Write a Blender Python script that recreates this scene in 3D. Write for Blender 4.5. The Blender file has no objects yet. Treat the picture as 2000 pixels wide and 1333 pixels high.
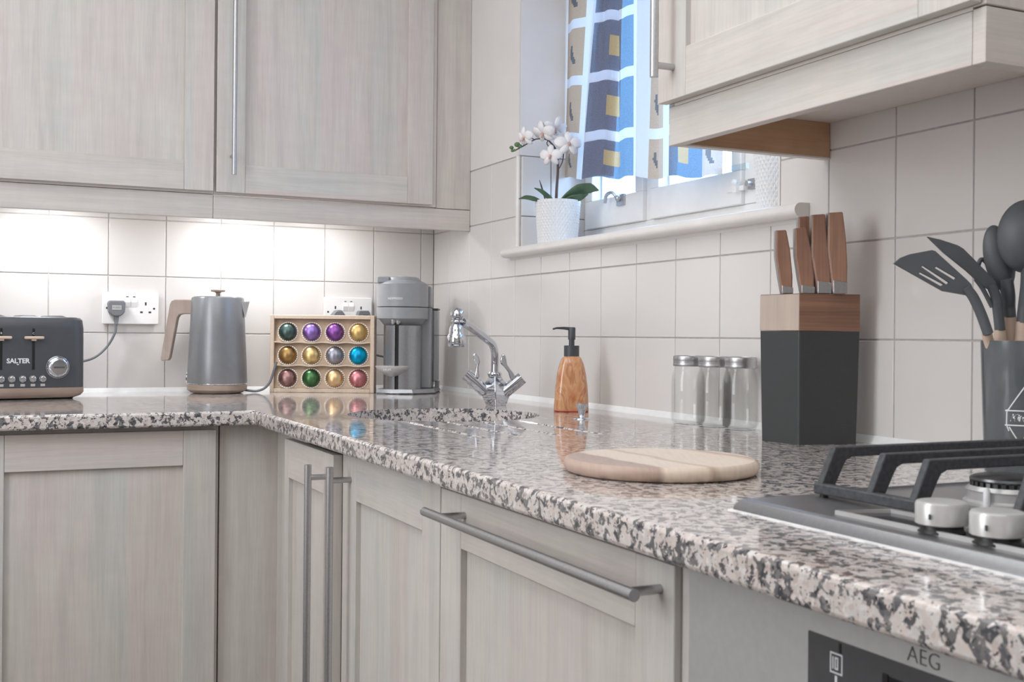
import bpy, bmesh, math, random
from mathutils import Vector, Matrix
random.seed(7)
C = bpy.context.scene.collection
S = bpy.context.scene
PI = math.pi
H0 = 0.90            # worktop height above the floor; all coordinates below are relative to the worktop top

# ------------------------------------------------------------------ camera
YAW, ROLL = 0.441, 0.0089
CAM = Vector((-1.2661, -3.2470, 0.1616))
FPX = 2223.2
cd = bpy.data.cameras.new('camera'); cam = bpy.data.objects.new('camera', cd); C.objects.link(cam)
RR = Vector((math.cos(YAW), -math.sin(YAW), 0)); DD = Vector((math.sin(YAW), math.cos(YAW), 0)); UU = Vector((0, 0, 1))
r2 = RR*math.cos(ROLL) + UU*math.sin(ROLL); u2 = -RR*math.sin(ROLL) + UU*math.cos(ROLL)
mw = Matrix((r2, u2, -DD)).transposed().to_4x4(); mw.translation = CAM + Vector((0, 0, H0)); cam.matrix_world = mw
cd.lens = FPX/2000*36; cd.sensor_width = 36; cd.sensor_fit = 'HORIZONTAL'; cd.shift_y = -9.4/2000
cd.clip_start = 0.05; cd.clip_end = 60
cd.dof.use_dof = True; cd.dof.focus_distance = 2.6; cd.dof.aperture_fstop = 18
S.camera = cam

# ------------------------------------------------------------------ world, lights, exposure
w = bpy.data.worlds.new('sky'); S.world = w; w.use_nodes = True
w.node_tree.nodes['Background'].inputs[0].default_value = (0.45, 0.68, 1.0, 1)
w.node_tree.nodes['Background'].inputs[1].default_value = 9.0
def area(name, loc, size, energy, col=(1, 1, 1), rot=(0, 0, 0), spread=PI):
    l = bpy.data.lights.new(name, 'AREA'); l.shape = 'RECTANGLE'; l.size, l.size_y = size; l.energy = energy; l.color = col; l.spread = spread
    o = bpy.data.objects.new(name, l); C.objects.link(o); o.location = (loc[0], loc[1], loc[2]+H0); o.rotation_euler = rot
    return o
area('ceiling_light', (-1.35, -2.1, 1.47), (1.7, 2.6), 24, (0.96, 0.98, 1.0))
area('ceiling_light_rear', (-1.5, -3.9, 1.47), (1.4, 1.0), 6, (0.97, 0.985, 1.0))
area('side_fill', (-2.55, -1.9, 1.12), (0.7, 2.2), 28, (0.95, 0.975, 1.0), (math.radians(98), 0, math.radians(-90)))  # added soft fill from the left for the right wall, no real lamp
for _x, _e in ((-1.75, .8), (-1.10, 1.5), (-0.60, 1.5), (-0.36, .7)):
    area('cabinet_light', (_x, -0.15, 0.508), (0.10, 0.05), _e*0.95, (0.97, 0.985, 1.0))
area('rear_fill', (-1.9, -4.3, 0.3), (1.6, 1.3), 1.5, (0.96, 0.98, 1.0), (math.radians(90), 0, math.radians(-25)))  # added fill behind the camera to lift the cabinet fronts, no real lamp
S.view_settings.view_transform = 'Standard'; S.view_settings.look = 'None'; S.view_settings.gamma = 1
S.view_settings.use_curve_mapping = False; S.view_settings.exposure = 0.03

# ------------------------------------------------------------------ materials
def lin(c):
    return tuple((v/255/12.92 if v/255 <= 0.04045 else ((v/255+0.055)/1.055)**2.4) for v in c)
class NT:
    def __init__(s, name):
        s.m = bpy.data.materials.new(name); s.m.use_nodes = True; s.t = s.m.node_tree
        s.b = s.t.nodes['Principled BSDF']
    def n(s, kind, **kw):
        nd = s.t.nodes.new(kind)
        for k, v in kw.items():
            if k in nd.inputs.keys(): nd.inputs[k].default_value = v
            else: setattr(nd, k, v)
        return nd
    def l(s, a, b): s.t.links.new(a, b)
    def obj(s, scale=(1, 1, 1), randomize=False):
        tc = s.n('ShaderNodeTexCoord'); mp = s.n('ShaderNodeMapping'); mp.inputs['Scale'].default_value = scale
        src = tc.outputs['Object']
        if randomize:
            oi = s.n('ShaderNodeObjectInfo'); ad = s.n('ShaderNodeVectorMath', operation='MULTIPLY_ADD')
            cb = s.n('ShaderNodeCombineXYZ'); 
            for i in range(3): s.l(oi.outputs['Random'], cb.inputs[i])
            s.l(cb.outputs[0], ad.inputs[0]); ad.inputs[1].default_value = (3.1, 4.7, 9.3); s.l(src, ad.inputs[2]); src = ad.outputs[0]
        s.l(src, mp.inputs['Vector']); return mp.outputs[0]
    def ramp(s, fac, stops, interp='LINEAR'):
        r = s.n('ShaderNodeValToRGB'); r.color_ramp.interpolation = interp
        e = r.color_ramp.elements
        while len(e) < len(stops): e.new(0.5)
        for i, (p, c) in enumerate(stops): e[i].position = p; e[i].color = (*c, 1)
        s.l(fac, r.inputs[0]); return r.outputs[0]
    def mix(s, fac, a, b, mode='MIX'):
        m = s.n('ShaderNodeMix', data_type='RGBA', blend_type=mode)
        for sock, v in ((m.inputs[0], fac), (m.inputs[6], a), (m.inputs[7], b)):
            if isinstance(v, (int, float)): sock.default_value = v
            elif isinstance(v, tuple): sock.default_value = (*v[:3], 1)
            else: s.l(v, sock)
        return m.outputs[2]
    def bump(s, h, strength=0.2, dist=0.001):
        b = s.n('ShaderNodeBump'); b.inputs['Strength'].default_value = strength; b.inputs['Distance'].default_value = dist
        s.l(h, b.inputs['Height']); s.l(b.outputs[0], s.b.inputs['Normal'])
def plain(name, rgb, rough=0.5, metal=0.0, noise=0.0, coat=0.0, spec=0.5, scale=60, nb=0.0):
    k = NT(name); c = lin(rgb)
    vec = k.obj((scale,)*3)
    nz = k.n('ShaderNodeTexNoise', Scale=1.0, Detail=3.0); k.l(vec, nz.inputs['Vector'])
    a = tuple(max(0, v*(1-noise)) for v in c); b = tuple(min(1, v*(1+noise)) for v in c)
    k.l(k.ramp(nz.outputs['Fac'], [(0.3, a), (0.7, b)]), k.b.inputs['Base Color'])
    k.b.inputs['Roughness'].default_value = rough; k.b.inputs['Metallic'].default_value = metal
    k.b.inputs['Coat Weight'].default_value = coat; k.b.inputs['Specular IOR Level'].default_value = spec
    if nb: k.bump(nz.outputs['Fac'], nb)
    return k.m
def wood(name, c1, c2, c3, axis, rough=0.42, grain=1.0, fine=260., stave=14.):
    k = NT(name)
    tc = k.n('ShaderNodeTexCoord'); oi = k.n('ShaderNodeObjectInfo')
    sep = k.n('ShaderNodeSeparateXYZ'); k.l(tc.outputs['Object'], sep.inputs[0])
    rnd = k.n('ShaderNodeMath', operation='MULTIPLY'); k.l(oi.outputs['Random'], rnd.inputs[0]); rnd.inputs[1].default_value = 7.3
    sm = k.n('ShaderNodeMath', operation='ADD'); k.l(sep.outputs[0], sm.inputs[0]); k.l(sep.outputs[1], sm.inputs[1])
    # across / along the grain
    if axis == 'z': ac, al = sm.outputs[0], sep.outputs[2]
    elif axis == 'h': ac, al = sep.outputs[2], sm.outputs[0]
    ra = k.n('ShaderNodeMath', operation='ADD'); k.l(ac, ra.inputs[0]); k.l(rnd.outputs[0], ra.inputs[1]); ac = ra.outputs[0]
    def vec(sa, sl):
        a = k.n('ShaderNodeMath', operation='MULTIPLY'); k.l(ac, a.inputs[0]); a.inputs[1].default_value = sa
        b = k.n('ShaderNodeMath', operation='MULTIPLY'); k.l(al, b.inputs[0]); b.inputs[1].default_value = sl
        c = k.n('ShaderNodeCombineXYZ'); k.l(a.outputs[0], c.inputs[0]); k.l(b.outputs[0], c.inputs[1]); k.l(rnd.outputs[0], c.inputs[2]); return c.outputs[0]
    n1 = k.n('ShaderNodeTexNoise', Scale=1.0, Detail=5.0, Roughness=0.6, Distortion=0.4); k.l(vec(38, 2.2), n1.inputs['Vector'])
    n2 = k.n('ShaderNodeTexNoise', Scale=1.0, Detail=3.0, Roughness=0.6); k.l(vec(fine, 9.), n2.inputs['Vector'])
    n3 = k.n('ShaderNodeTexNoise', Scale=1.0, Detail=2.0, Distortion=1.2); k.l(vec(9, 3.), n3.inputs['Vector'])
    n4 = k.n('ShaderNodeTexNoise', Scale=1.0, Detail=2.0); k.l(vec(14, 34.), n4.inputs['Vector'])    # cross figure
    st = k.n('ShaderNodeMath', operation='MULTIPLY'); k.l(ac, st.inputs[0]); st.inputs[1].default_value = stave
    wn = k.n('ShaderNodeTexWhiteNoise', noise_dimensions='1D'); fl = k.n('ShaderNodeMath', operation='FLOOR'); k.l(st.outputs[0], fl.inputs[0]); k.l(fl.outputs[0], wn.inputs['W'])
    base = k.mix(wn.outputs['Value'], lin(c1), lin(c2))
    base = k.mix(k.ramp(n3.outputs['Fac'], [(0.42, (0, 0, 0)), (0.62, (1, 1, 1))]), base, lin(c3))
    g = 0.12*grain
    gr = k.ramp(n1.outputs['Fac'], [(0.3, (1-g,)*3), (0.55, (1, 1, 1)), (0.8, (1-g*.4,)*3)])
    base = k.mix(1.0, base, gr, 'MULTIPLY')
    f = 0.065*grain
    base = k.mix(1.0, base, k.ramp(n2.outputs['Fac'], [(0.35, (1-f,)*3), (0.6, (1, 1, 1))]), 'MULTIPLY')
    base = k.mix(1.0, base, k.ramp(n4.outputs['Fac'], [(0.35, (1-.03*grain,)*3), (0.65, (1, 1, 1))]), 'MULTIPLY')
    k.l(base, k.b.inputs['Base Color']); k.b.inputs['Roughness'].default_value = rough
    k.bump(n2.outputs['Fac'], 0.05)
    return k.m
WC = ((216, 204, 199), (208, 207, 202), (215, 209, 202))
M = {}
M['wood_v'] = wood('limed_maple_upright', *WC, 'z')
M['wood_h'] = wood('limed_maple_level', *WC, 'h')
M['raw_wood'] = wood('raw_softwood', (204, 164, 130), (196, 156, 122), (212, 174, 142), 'h', 0.6)
M['oak'] = wood('brown_oak', (176, 160, 150), (168, 150, 140), (185, 168, 158), 'z', 0.5, 1.8, 500, 60)
M['oak_h'] = wood('brown_oak_level', (176, 155, 140), (160, 140, 126), (185, 165, 150), 'h', 0.5, 1.8, 500, 60)
M['acacia'] = wood('acacia_level', (164, 122, 98), (152, 112, 90), (176, 134, 110), 'h', 0.45, 3.0, 420, 40)
M['acacia_pale'] = wood('acacia_lit_side', (196, 180, 168), (190, 172, 160), (205, 186, 172), 'z', 0.45, .8, 300, 30)  # lighter acacia for the block's lit side, brightness put into the colour
M['acacia_v'] = wood('acacia_upright', (176, 134, 112), (160, 120, 100), (190, 148, 124), 'z', 0.42, 2.2, 420, 60)
M['paint_white'] = plain('white_gloss_paint', (238, 234, 230), 0.3, noise=0.03, scale=20)
M['plaster'] = plain('cream_emulsion', (232, 228, 226), 0.75, noise=0.02, scale=8)
M['grout'] = plain('grey_grout', (186, 183, 181), 0.85, noise=0.1, scale=90)
M['caulk'] = plain('white_sealant', (240, 240, 240), 0.45, noise=0.03)
M['floor'] = plain('grey_floor', (92, 86, 82), 0.5, noise=0.1, scale=6)
M['carcass'] = plain('dark_gap', (120, 108, 100), 0.7, noise=0.1)
M['panel_white'] = plain('white_melamine', (228, 220, 214), 0.5, noise=0.02)
M['steel'] = plain('brushed_steel', (192, 192, 194), 0.38, 1.0, noise=0.06, scale=300)
M['steel_dark'] = plain('dark_steel', (120, 122, 124), 0.35, 1.0, noise=0.06, scale=300)
M['hob_steel'] = plain('hob_steel', (150, 150, 152), 0.34, 0.85, noise=0.05, scale=200)
M['oven_steel'] = plain('oven_steel', (196, 195, 194), 0.45, 0.5, noise=0.03, scale=120)
M['chrome'] = plain('chrome', (206, 209, 215), 0.08, 1.0)
M['silver_plastic'] = plain('silver_plastic', (205, 204, 203), 0.3, 0.35, noise=0.02)
M['white_plastic'] = plain('white_plastic', (244, 243, 242), 0.28, noise=0.01)
M['grey_plastic'] = plain('grey_plastic', (120, 122, 127), 0.42, noise=0.03)
M['dark_plastic'] = plain('dark_grey_plastic', (72, 74, 79), 0.4, noise=0.05)
M['black'] = plain('black_plastic', (22, 22, 24), 0.4, noise=0.1)
M['black_gloss'] = plain('black_glass', (34, 35, 38), 0.12, noise=0.05)
M['panel_glass'] = plain('control_glass', (82, 82, 84), 0.25, noise=0.04)
M['slot'] = plain('socket_slot', (60, 58, 56), 0.6)
M['toaster'] = plain('charcoal_paint', (84, 86, 91), 0.36, 0.3, noise=0.03)
M['kettle'] = plain('grey_satin_paint', (140, 142, 146), 0.34, 0.45, noise=0.03)
M['machine'] = plain('grey_machine_plastic', (152, 154, 158), 0.36, noise=0.03)
M['machine_metal'] = plain('gunmetal', (160, 162, 166), 0.28, 0.8, noise=0.05, scale=200)
M['kraft'] = plain('kraft_board', (218, 198, 178), 0.75, noise=0.06, scale=160)
M['kraft_in'] = plain('kraft_board_inner', (208, 184, 160), 0.8, noise=0.07, scale=160)
M['iron'] = plain('cast_iron', (74, 75, 79), 0.5, 0.2, noise=0.25, scale=220, nb=0.3)
M['silicone'] = plain('grey_silicone', (90, 94, 99), 0.5, noise=0.04)
M['beech'] = plain('beech_handle', (214, 190, 172), 0.55, noise=0.06, scale=40)
M['print_white'] = plain('white_print', (232, 234, 236), 0.5)
M['print_dark'] = plain('dark_print', (70, 70, 72), 0.5)
M['ceramic'] = plain('white_ceramic', (232, 232, 234), 0.3, noise=0.02)
M['petal'] = plain('white_petal', (244, 240, 240), 0.5, noise=0.03)
M['petal_centre'] = plain('pink_lip', (214, 170, 160), 0.5, noise=0.1)
M['leaf'] = plain('orchid_leaf', (74, 98, 72), 0.32, noise=0.2, scale=40)
M['stem'] = plain('orchid_stem', (92, 74, 72), 0.55, noise=0.2)
M['bud'] = plain('orchid_bud', (96, 124, 84), 0.45, noise=0.15)
M['soil'] = plain('potting_bark', (74, 58, 48), 0.9, noise=0.4, scale=300)
M['block_grey'] = plain('matt_black_rubber', (64, 66, 67), 0.38, noise=0.08, scale=700, nb=0.1)
M['ceil'] = plain('white_ceiling', (236, 234, 230), 0.8)
M['cable'] = plain('grey_cable', (112, 114, 118), 0.45)

k = NT('cream_tile_glaze')
oi = k.n('ShaderNodeObjectInfo'); nz = k.n('ShaderNodeTexNoise', Scale=1.0, Detail=2.0); k.l(k.obj((9, 9, 9), True), nz.inputs['Vector'])
c = k.mix(oi.outputs['Random'], lin((223, 219, 216)), lin((228, 224, 221)))
c = k.mix(nz.outputs['Fac'], c, lin((226, 222, 219)))
k.l(c, k.b.inputs['Base Color']); k.b.inputs['Roughness'].default_value = 0.16; k.b.inputs['Specular IOR Level'].default_value = 0.45
nb = k.n('ShaderNodeTexNoise', Scale=1.0, Detail=1.0); k.l(k.obj((22, 22, 22), True), nb.inputs['Vector']); k.bump(nb.outputs['Fac'], 0.35, 0.0012)
M['tile'] = k.m

def granite():
    k = NT('speckled_granite')
    vec = k.obj((1, 1, 1))
    v1 = k.n('ShaderNodeTexVoronoi', Scale=210.0, Randomness=1.0); 
    wob = k.n('ShaderNodeTexNoise', Scale=160.0, Detail=2.0); k.l(vec, wob.inputs['Vector'])
    ad = k.n('ShaderNodeVectorMath', operation='MULTIPLY_ADD'); k.l(wob.outputs['Color'], ad.inputs[0]); ad.inputs[1].default_value = (.006,)*3; k.l(vec, ad.inputs[2])
    k.l(ad.outputs[0], v1.inputs['Vector'])
    sp = k.n('ShaderNodeSeparateColor'); k.l(v1.outputs['Color'], sp.inputs[0])
    light = k.ramp(sp.outputs[0], [(0.0, lin((198, 186, 180))), (0.35, lin((216, 203, 197))), (0.6, lin((204, 200, 196))), (0.8, lin((226, 220, 217))), (1.0, lin((200, 184, 177)))])
    v2 = k.n('ShaderNodeTexVoronoi', Scale=130.0, Randomness=1.0); k.l(ad.outputs[0], v2.inputs['Vector'])
    sp2 = k.n('ShaderNodeSeparateColor'); k.l(v2.outputs['Color'], sp2.inputs[0])
    n = k.n('ShaderNodeTexNoise', Scale=92.0, Detail=3.0, Roughness=0.62, Distortion=0.5); k.l(vec, n.inputs['Vector'])
    md = k.n('ShaderNodeMath', operation='MULTIPLY_ADD'); k.l(sp2.outputs[1], md.inputs[0]); md.inputs[1].default_value = 0.20; k.l(n.outputs['Fac'], md.inputs[2])
    dark = k.ramp(md.outputs[0], [(0.615, (0, 0, 0)), (0.645, (1, 1, 1))])
    dk = k.ramp(sp.outputs[1], [(0.0, lin((66, 66, 70))), (0.4, lin((104, 102, 104))), (0.75, lin((138, 134, 133))), (1.0, lin((86, 86, 90)))])
    c = k.mix(dark, light, dk)
    n5 = k.n('ShaderNodeTexNoise', Scale=230.0, Detail=2.0); k.l(vec, n5.inputs['Vector'])
    bk = k.ramp(n5.outputs['Fac'], [(0.66, (0, 0, 0)), (0.69, (1, 1, 1))])
    c = k.mix(bk, c, lin((48, 48, 52)))
    k.l(c, k.b.inputs['Base Color']); k.b.inputs['Roughness'].default_value = 0.075; k.b.inputs['Specular IOR Level'].default_value = 0.55
    k.b.inputs['Coat Weight'].default_value = 0.18; k.b.inputs['Coat Roughness'].default_value = 0.03
    return k.m
M['granite'] = granite()

def glass(name, tint=(1, 1, 1), rough=0.0, k1=.42, k0=.03):
    k = NT(name); t = k.t
    out = t.nodes['Material Output']
    tr = k.n('ShaderNodeBsdfTransparent'); tr.inputs[0].default_value = (*tint, 1)
    gl = k.n('ShaderNodeBsdfGlossy'); gl.inputs['Roughness'].default_value = rough + .02
    lw = k.n('ShaderNodeLayerWeight'); lw.inputs[0].default_value = 0.28
    mx = k.n('ShaderNodeMixShader'); k.l(lw.outputs['Facing'], mx.inputs[0]); 
    pw = k.n('ShaderNodeMath', operation='MULTIPLY_ADD'); k.l(lw.outputs['Facing'], pw.inputs[0]); pw.inputs[1].default_value = k1; pw.inputs[2].default_value = k0
    k.l(pw.outputs[0], mx.inputs[0]); k.l(tr.outputs[0], mx.inputs[1]); k.l(gl.outputs[0], mx.inputs[2]); k.l(mx.outputs[0], out.inputs[0])
    return k.m
M['glass'] = glass('window_glass', (.93, .97, .99))
M['jar_glass'] = glass('jar_glass', (.99, .992, .99), 0.0, .24, .012)
M['acrylic'] = glass('smoked_acrylic', (.62, .64, .66))
def cloth(name, rgb, trans, alpha=1.0, noise=0.06, see=(1, 1, 1)):
    k = NT(name); t = k.t; out = t.nodes['Material Output']; c = lin(rgb)
    nz = k.n('ShaderNodeTexNoise', Scale=1.0, Detail=2.0); k.l(k.obj((700, 700, 700)), nz.inputs['Vector'])
    col = k.ramp(nz.outputs['Fac'], [(0.3, tuple(v*(1-noise) for v in c)), (0.7, tuple(min(1, v*(1+noise)) for v in c))])
    d = k.n('ShaderNodeBsdfDiffuse'); k.l(col, d.inputs[0])
    tl = k.n('ShaderNodeBsdfTranslucent'); k.l(col, tl.inputs[0])
    m1 = k.n('ShaderNodeMixShader'); m1.inputs[0].default_value = trans; k.l(d.outputs[0], m1.inputs[1]); k.l(tl.outputs[0], m1.inputs[2])
    tr = k.n('ShaderNodeBsdfTransparent'); tr.inputs[0].default_value = (*see, 1); m2 = k.n('ShaderNodeMixShader'); m2.inputs[0].default_value = alpha
    k.l(tr.outputs[0], m2.inputs[1]); k.l(m1.outputs[0], m2.inputs[2]); k.l(m2.outputs[0], out.inputs[0])
    return k.m
M['voile'] = cloth('white_voile', (226, 228, 236), 0.28, 0.86, 0.04, (.6, .75, .9))
M['blue_cloth'] = cloth('blue_slub_cloth', (132, 134, 150), 0.14, 0.84, 0.25, (.10, .38, .58))
M['tan_cloth'] = cloth('tan_slub_cloth', (190, 168, 146), 0.22, 0.9, 0.12)
M['gold_cloth'] = cloth('gold_cloth', (206, 184, 140), 0.25, 0.97, 0.15)
M['motif_cloth'] = cloth('grey_motif_print', (104, 100, 100), 0.4, 0.95, 0.2)
def soap_mat():
    k = NT('amber_resin')
    n1 = k.n('ShaderNodeTexNoise', Scale=1.0, Detail=4.0, Distortion=1.6); k.l(k.obj((20, 20, 13)), n1.inputs['Vector'])
    c = k.ramp(n1.outputs['Fac'], [(0.30, lin((186, 116, 78))), (0.42, lin((208, 150, 106))), (0.5, lin((216, 166, 124))), (0.545, lin((188, 124, 86))), (0.60, lin((214, 164, 124))), (0.75, lin((222, 178, 142)))])
    k.l(c, k.b.inputs['Base Color']); k.b.inputs['Roughness'].default_value = 0.14
    k.b.inputs['Subsurface Weight'].default_value = 0.25; k.b.inputs['Subsurface Radius'].default_value = (.02, .01, .005); k.b.inputs['Coat Weight'].default_value = .5
    return k.m
M['amber'] = soap_mat(); M['red_rim'] = plain('red_brown_rim', (170, 62, 36), 0.2)
def board_mat():
    k = NT('two_tone_acacia')
    tc = k.n('ShaderNodeTexCoord'); sp = k.n('ShaderNodeSeparateXYZ'); k.l(tc.outputs['Object'], sp.inputs[0])
    n0 = k.n('ShaderNodeTexNoise', Scale=1.0, Detail=2.0); k.l(k.obj((5, 14, 5)), n0.inputs['Vector'])
    # local x: across the image, local y: away; grain runs diagonally
    a = k.n('ShaderNodeMath', operation='MULTIPLY_ADD'); k.l(sp.outputs[1], a.inputs[0]); a.inputs[1].default_value = 0.5; k.l(sp.outputs[0], a.inputs[2])
    b = k.n('ShaderNodeMath', operation='MULTIPLY_ADD'); k.l(n0.outputs['Fac'], b.inputs[0]); b.inputs[1].default_value = 0.03; k.l(a.outputs[0], b.inputs[2])
    m = k.n('ShaderNodeMapRange'); m.inputs[1].default_value = -.12; m.inputs[2].default_value = .16; k.l(b.outputs[0], m.inputs[0])
    c = k.ramp(m.outputs[0], [(0.0, lin((186, 162, 148))), (0.22, lin((176, 152, 138))), (0.245, lin((222, 204, 186))), (0.42, lin((226, 208, 190))), (0.45, lin((196, 172, 152))), (0.49, lin((224, 206, 188))), (0.80, lin((230, 212, 194))), (0.86, lin((196, 168, 148))), (0.9, lin((224, 204, 186)))])
    fg = k.n('ShaderNodeTexNoise', Scale=1.0, Detail=3.0); k.l(k.obj((260, 26, 40)), fg.inputs['Vector'])
    c = k.mix(1.0, c, k.ramp(fg.outputs['Fac'], [(0.3, (.92,)*3), (0.6, (1,)*3)]), 'MULTIPLY')
    k.l(c, k.b.inputs['Base Color']); k.b.inputs['Roughness'].default_value = 0.45
    return k.m
M['board'] = board_mat()
def foil(name, rgb, rgb2=None):
    k = NT(name); nz = k.n('ShaderNodeTexNoise', Scale=1.0, Detail=3.0); k.l(k.obj((90, 90, 30), True), nz.inputs['Vector'])
    c = k.ramp(nz.outputs['Fac'], [(0.35, lin(rgb)), (0.65, lin(rgb2 or rgb))])
    k.l(c, k.b.inputs['Base Color']); k.b.inputs['Metallic'].default_value = 0.85; k.b.inputs['Roughness'].default_value = 0.34
    k.bump(nz.outputs['Fac'], 0.25, 0.001)
    return k.m

# ------------------------------------------------------------------ geometry helpers
ORG = {}
class MB:
    def __init__(s): s.v = []; s.f = []; s.sm = []
    def add(s, vs, fs, smooth=False):
        n = len(s.v); s.v += [tuple(v) for v in vs]
        for f in fs: s.f.append([i+n for i in f]); s.sm.append(smooth)
        return s
    def box(s, a, b):
        x0, y0, z0 = (min(a[i], b[i]) for i in range(3)); x1, y1, z1 = (max(a[i], b[i]) for i in range(3))
        return s.add([(x0,y0,z0),(x1,y0,z0),(x1,y1,z0),(x0,y1,z0),(x0,y0,z1),(x1,y0,z1),(x1,y1,z1),(x0,y1,z1)],
                     [(0,3,2,1),(4,5,6,7),(0,1,5,4),(1,2,6,5),(2,3,7,6),(3,0,4,7)])
    def prism(s, poly, z0, z1):           # poly in xy
        n = len(poly)
        return s.add([(p[0], p[1], z0) for p in poly]+[(p[0], p[1], z1) for p in poly],
                     [list(range(n))[::-1], list(range(n, 2*n))]+[(i, (i+1) % n, (i+1) % n+n, i+n) for i in range(n)])
    def slab(s, poly, y0, y1):            # poly in xz, thickness along y
        n = len(poly)
        return s.add([(p[0], y0, p[1]) for p in poly]+[(p[0], y1, p[1]) for p in poly],
                     [list(range(n)), list(range(n, 2*n))[::-1]]+[(i, i+n, (i+1) % n+n, (i+1) % n) for i in range(n)])
    def loft(s, rings, cap=True, smooth=True):
        n = len(rings[0]); vs = [p for r in rings for p in r]; fs = []
        for j in range(len(rings)-1):
            for i in range(n): fs.append((j*n+i, j*n+(i+1) % n, (j+1)*n+(i+1) % n, (j+1)*n+i))
        s.add(vs, fs, smooth)
        if cap:
            s.add(rings[0], [list(range(n))[::-1]]); s.add(rings[-1], [list(range(n))])
        return s
    def lathe(s, prof, c=(0, 0, 0), n=32, ax='z', cap=True, smooth=True):
        rings = []
        for r, h in prof:
            ring = []
            for i in range(n):
                a = 2*PI*i/n; p = (r*math.cos(a), r*math.sin(a), h)
                if ax == 'y': p = (p[0], h, -p[1])       # axis along y
                if ax == 'x': p = (h, p[0], p[1])
                ring.append((p[0]+c[0], p[1]+c[1], p[2]+c[2]))
            rings.append(ring)
        return s.loft(rings, cap, smooth)
    def tube(s, pts, rad, n=12, cap=True):
        pts = [Vector(p) for p in pts]
        if not isinstance(rad, (list, tuple)): rad = [rad]*len(pts)
        rings = []; prev = None
        for i, p in enumerate(pts):
            t = (pts[min(i+1, len(pts)-1)]-pts[max(i-1, 0)]).normalized()
            if prev is None:
                a = Vector((0, 0, 1)) if abs(t.z) < .9 else Vector((1, 0, 0)); u = t.cross(a).normalized()
            else: u = (prev - t*prev.dot(t)).normalized()
            prev = u; v = t.cross(u)
            r = rad[i]; ru, rv = (r if isinstance(r, (tuple, list)) else (r, r))
            rings.append([tuple(p+u*math.cos(2*PI*k/n)*ru+v*math.sin(2*PI*k/n)*rv) for k in range(n)])
        return s.loft(rings, cap)
    def ball(s, c, r, nu=20, nv=12, ry=None, rz=None):
        ry = r if ry is None else ry; rz = r if rz is None else rz
        rings = []
        for j in range(nv+1):
            t = -PI/2 + PI*j/nv; rr = max(math.cos(t), 1e-3)
            rings.append([(c[0]+r*rr*math.cos(2*PI*i/nu), c[1]+ry*rr*math.sin(2*PI*i/nu), c[2]+rz*math.sin(t)) for i in range(nu)])
        return s.loft(rings, True)
    def mesh(s, name, off=(0, 0, 0)):
        me = bpy.data.meshes.new(name)
        me.from_pydata([(v[0]-off[0], v[1]-off[1], v[2]-off[2]) for v in s.v], [], s.f)
        for p, q in zip(me.polygons, s.sm): p.use_smooth = q
        return me
def bez(pts, k=8):                       # Catmull-Rom through points
    P = [Vector(p) for p in pts]; P = [P[0]*2-P[1]]+P+[P[-1]*2-P[-2]]; out = []
    for i in range(1, len(P)-2):
        for j in range(k):
            t = j/k; a, b, c, d = P[i-1:i+3]
            out.append(0.5*((2*b)+(c-a)*t+(2*a-5*b+4*c-d)*t*t+(3*b-a-3*c+d)*t**3))
    out.append(P[-2]); return out
def tag(o, label=None, cat=None, group=None, kind=None):
    for k_, v_ in (('label', label), ('category', cat), ('group', group), ('kind', kind)):
        if v_: o[k_] = v_
    return o
def thing(name, label, cat, loc, rotz=0., group=None, kind=None):
    o = bpy.data.objects.new(name, None); C.objects.link(o); o.empty_display_size = .02
    o.location = (loc[0], loc[1], loc[2]+H0); o.rotation_euler = (0, 0, rotz); ORG[o.name] = (Vector(loc), rotz)
    return tag(o, label, cat, group, kind)
def obj(name, mb, mat, parent=None, world=False, bev=0., seg=2, label=None, smooth=None, me=None):
    """link one mesh object; with world=True the coordinates are worktop-relative, else they are in the thing's own frame"""
    off = (0, 0, 0)
    root = parent
    while root is not None and root.parent is not None: root = root.parent
    if parent is not None and world: off = ORG[root.name][0]
    if me is None: me = mb.mesh(name, off)
    mats = mat if isinstance(mat, (list, tuple)) else [mat]
    if not me.materials:
        for m_ in mats: me.materials.append(M[m_] if isinstance(m_, str) else m_)
    o = bpy.data.objects.new(name, me); C.objects.link(o)
    if parent is not None: o.parent = parent
    else: o.location = (0, 0, H0)
    if smooth:
        for p in me.polygons: p.use_smooth = True
        me.set_sharp_from_angle(angle=math.radians(smooth))
    if bev:
        b = o.modifiers.new('bevel', 'BEVEL'); b.width = bev; b.segments = seg; b.limit_method = 'ANGLE'; b.angle_limit = math.radians(35); b.use_clamp_overlap = True
        for p in me.polygons: p.use_smooth = True
        me.set_sharp_from_angle(angle=math.radians(60))
        if seg > 1:
            wn_ = o.modifiers.new('normals', 'WEIGHTED_NORMAL'); wn_.keep_sharp = True
    if label: o['label'] = label
    return o
def struct(name, mb, mat, **kw):
    o = obj(name, mb, mat, None, **kw); o['kind'] = 'structure'; return o
def carve(o, cutters):
    """boolean-subtract builders from object, bake the result"""
    tmp = []
    def outward(me_):
        b_ = bmesh.new(); b_.from_mesh(me_); bmesh.ops.recalc_face_normals(b_, faces=b_.faces); b_.to_mesh(me_); b_.free()
    outward(o.data)
    for c_ in cutters:
        t = bpy.data.objects.new('cut', c_.mesh('cut')); outward(t.data); C.objects.link(t); t.matrix_world = o.matrix_world if not o.parent else t.matrix_world
        if o.parent: t.parent = o.parent
        else: t.location = o.location
        b = o.modifiers.new('cut', 'BOOLEAN'); b.operation = 'DIFFERENCE'; b.object = t; b.solver = 'EXACT'; tmp.append(t)
    bpy.context.view_layer.update()
    dg = bpy.context.evaluated_depsgraph_get()
    me = bpy.data.meshes.new_from_object(o.evaluated_get(dg))
    o.modifiers.clear(); o.data = me
    for t in tmp: bpy.data.objects.remove(t)
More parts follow.
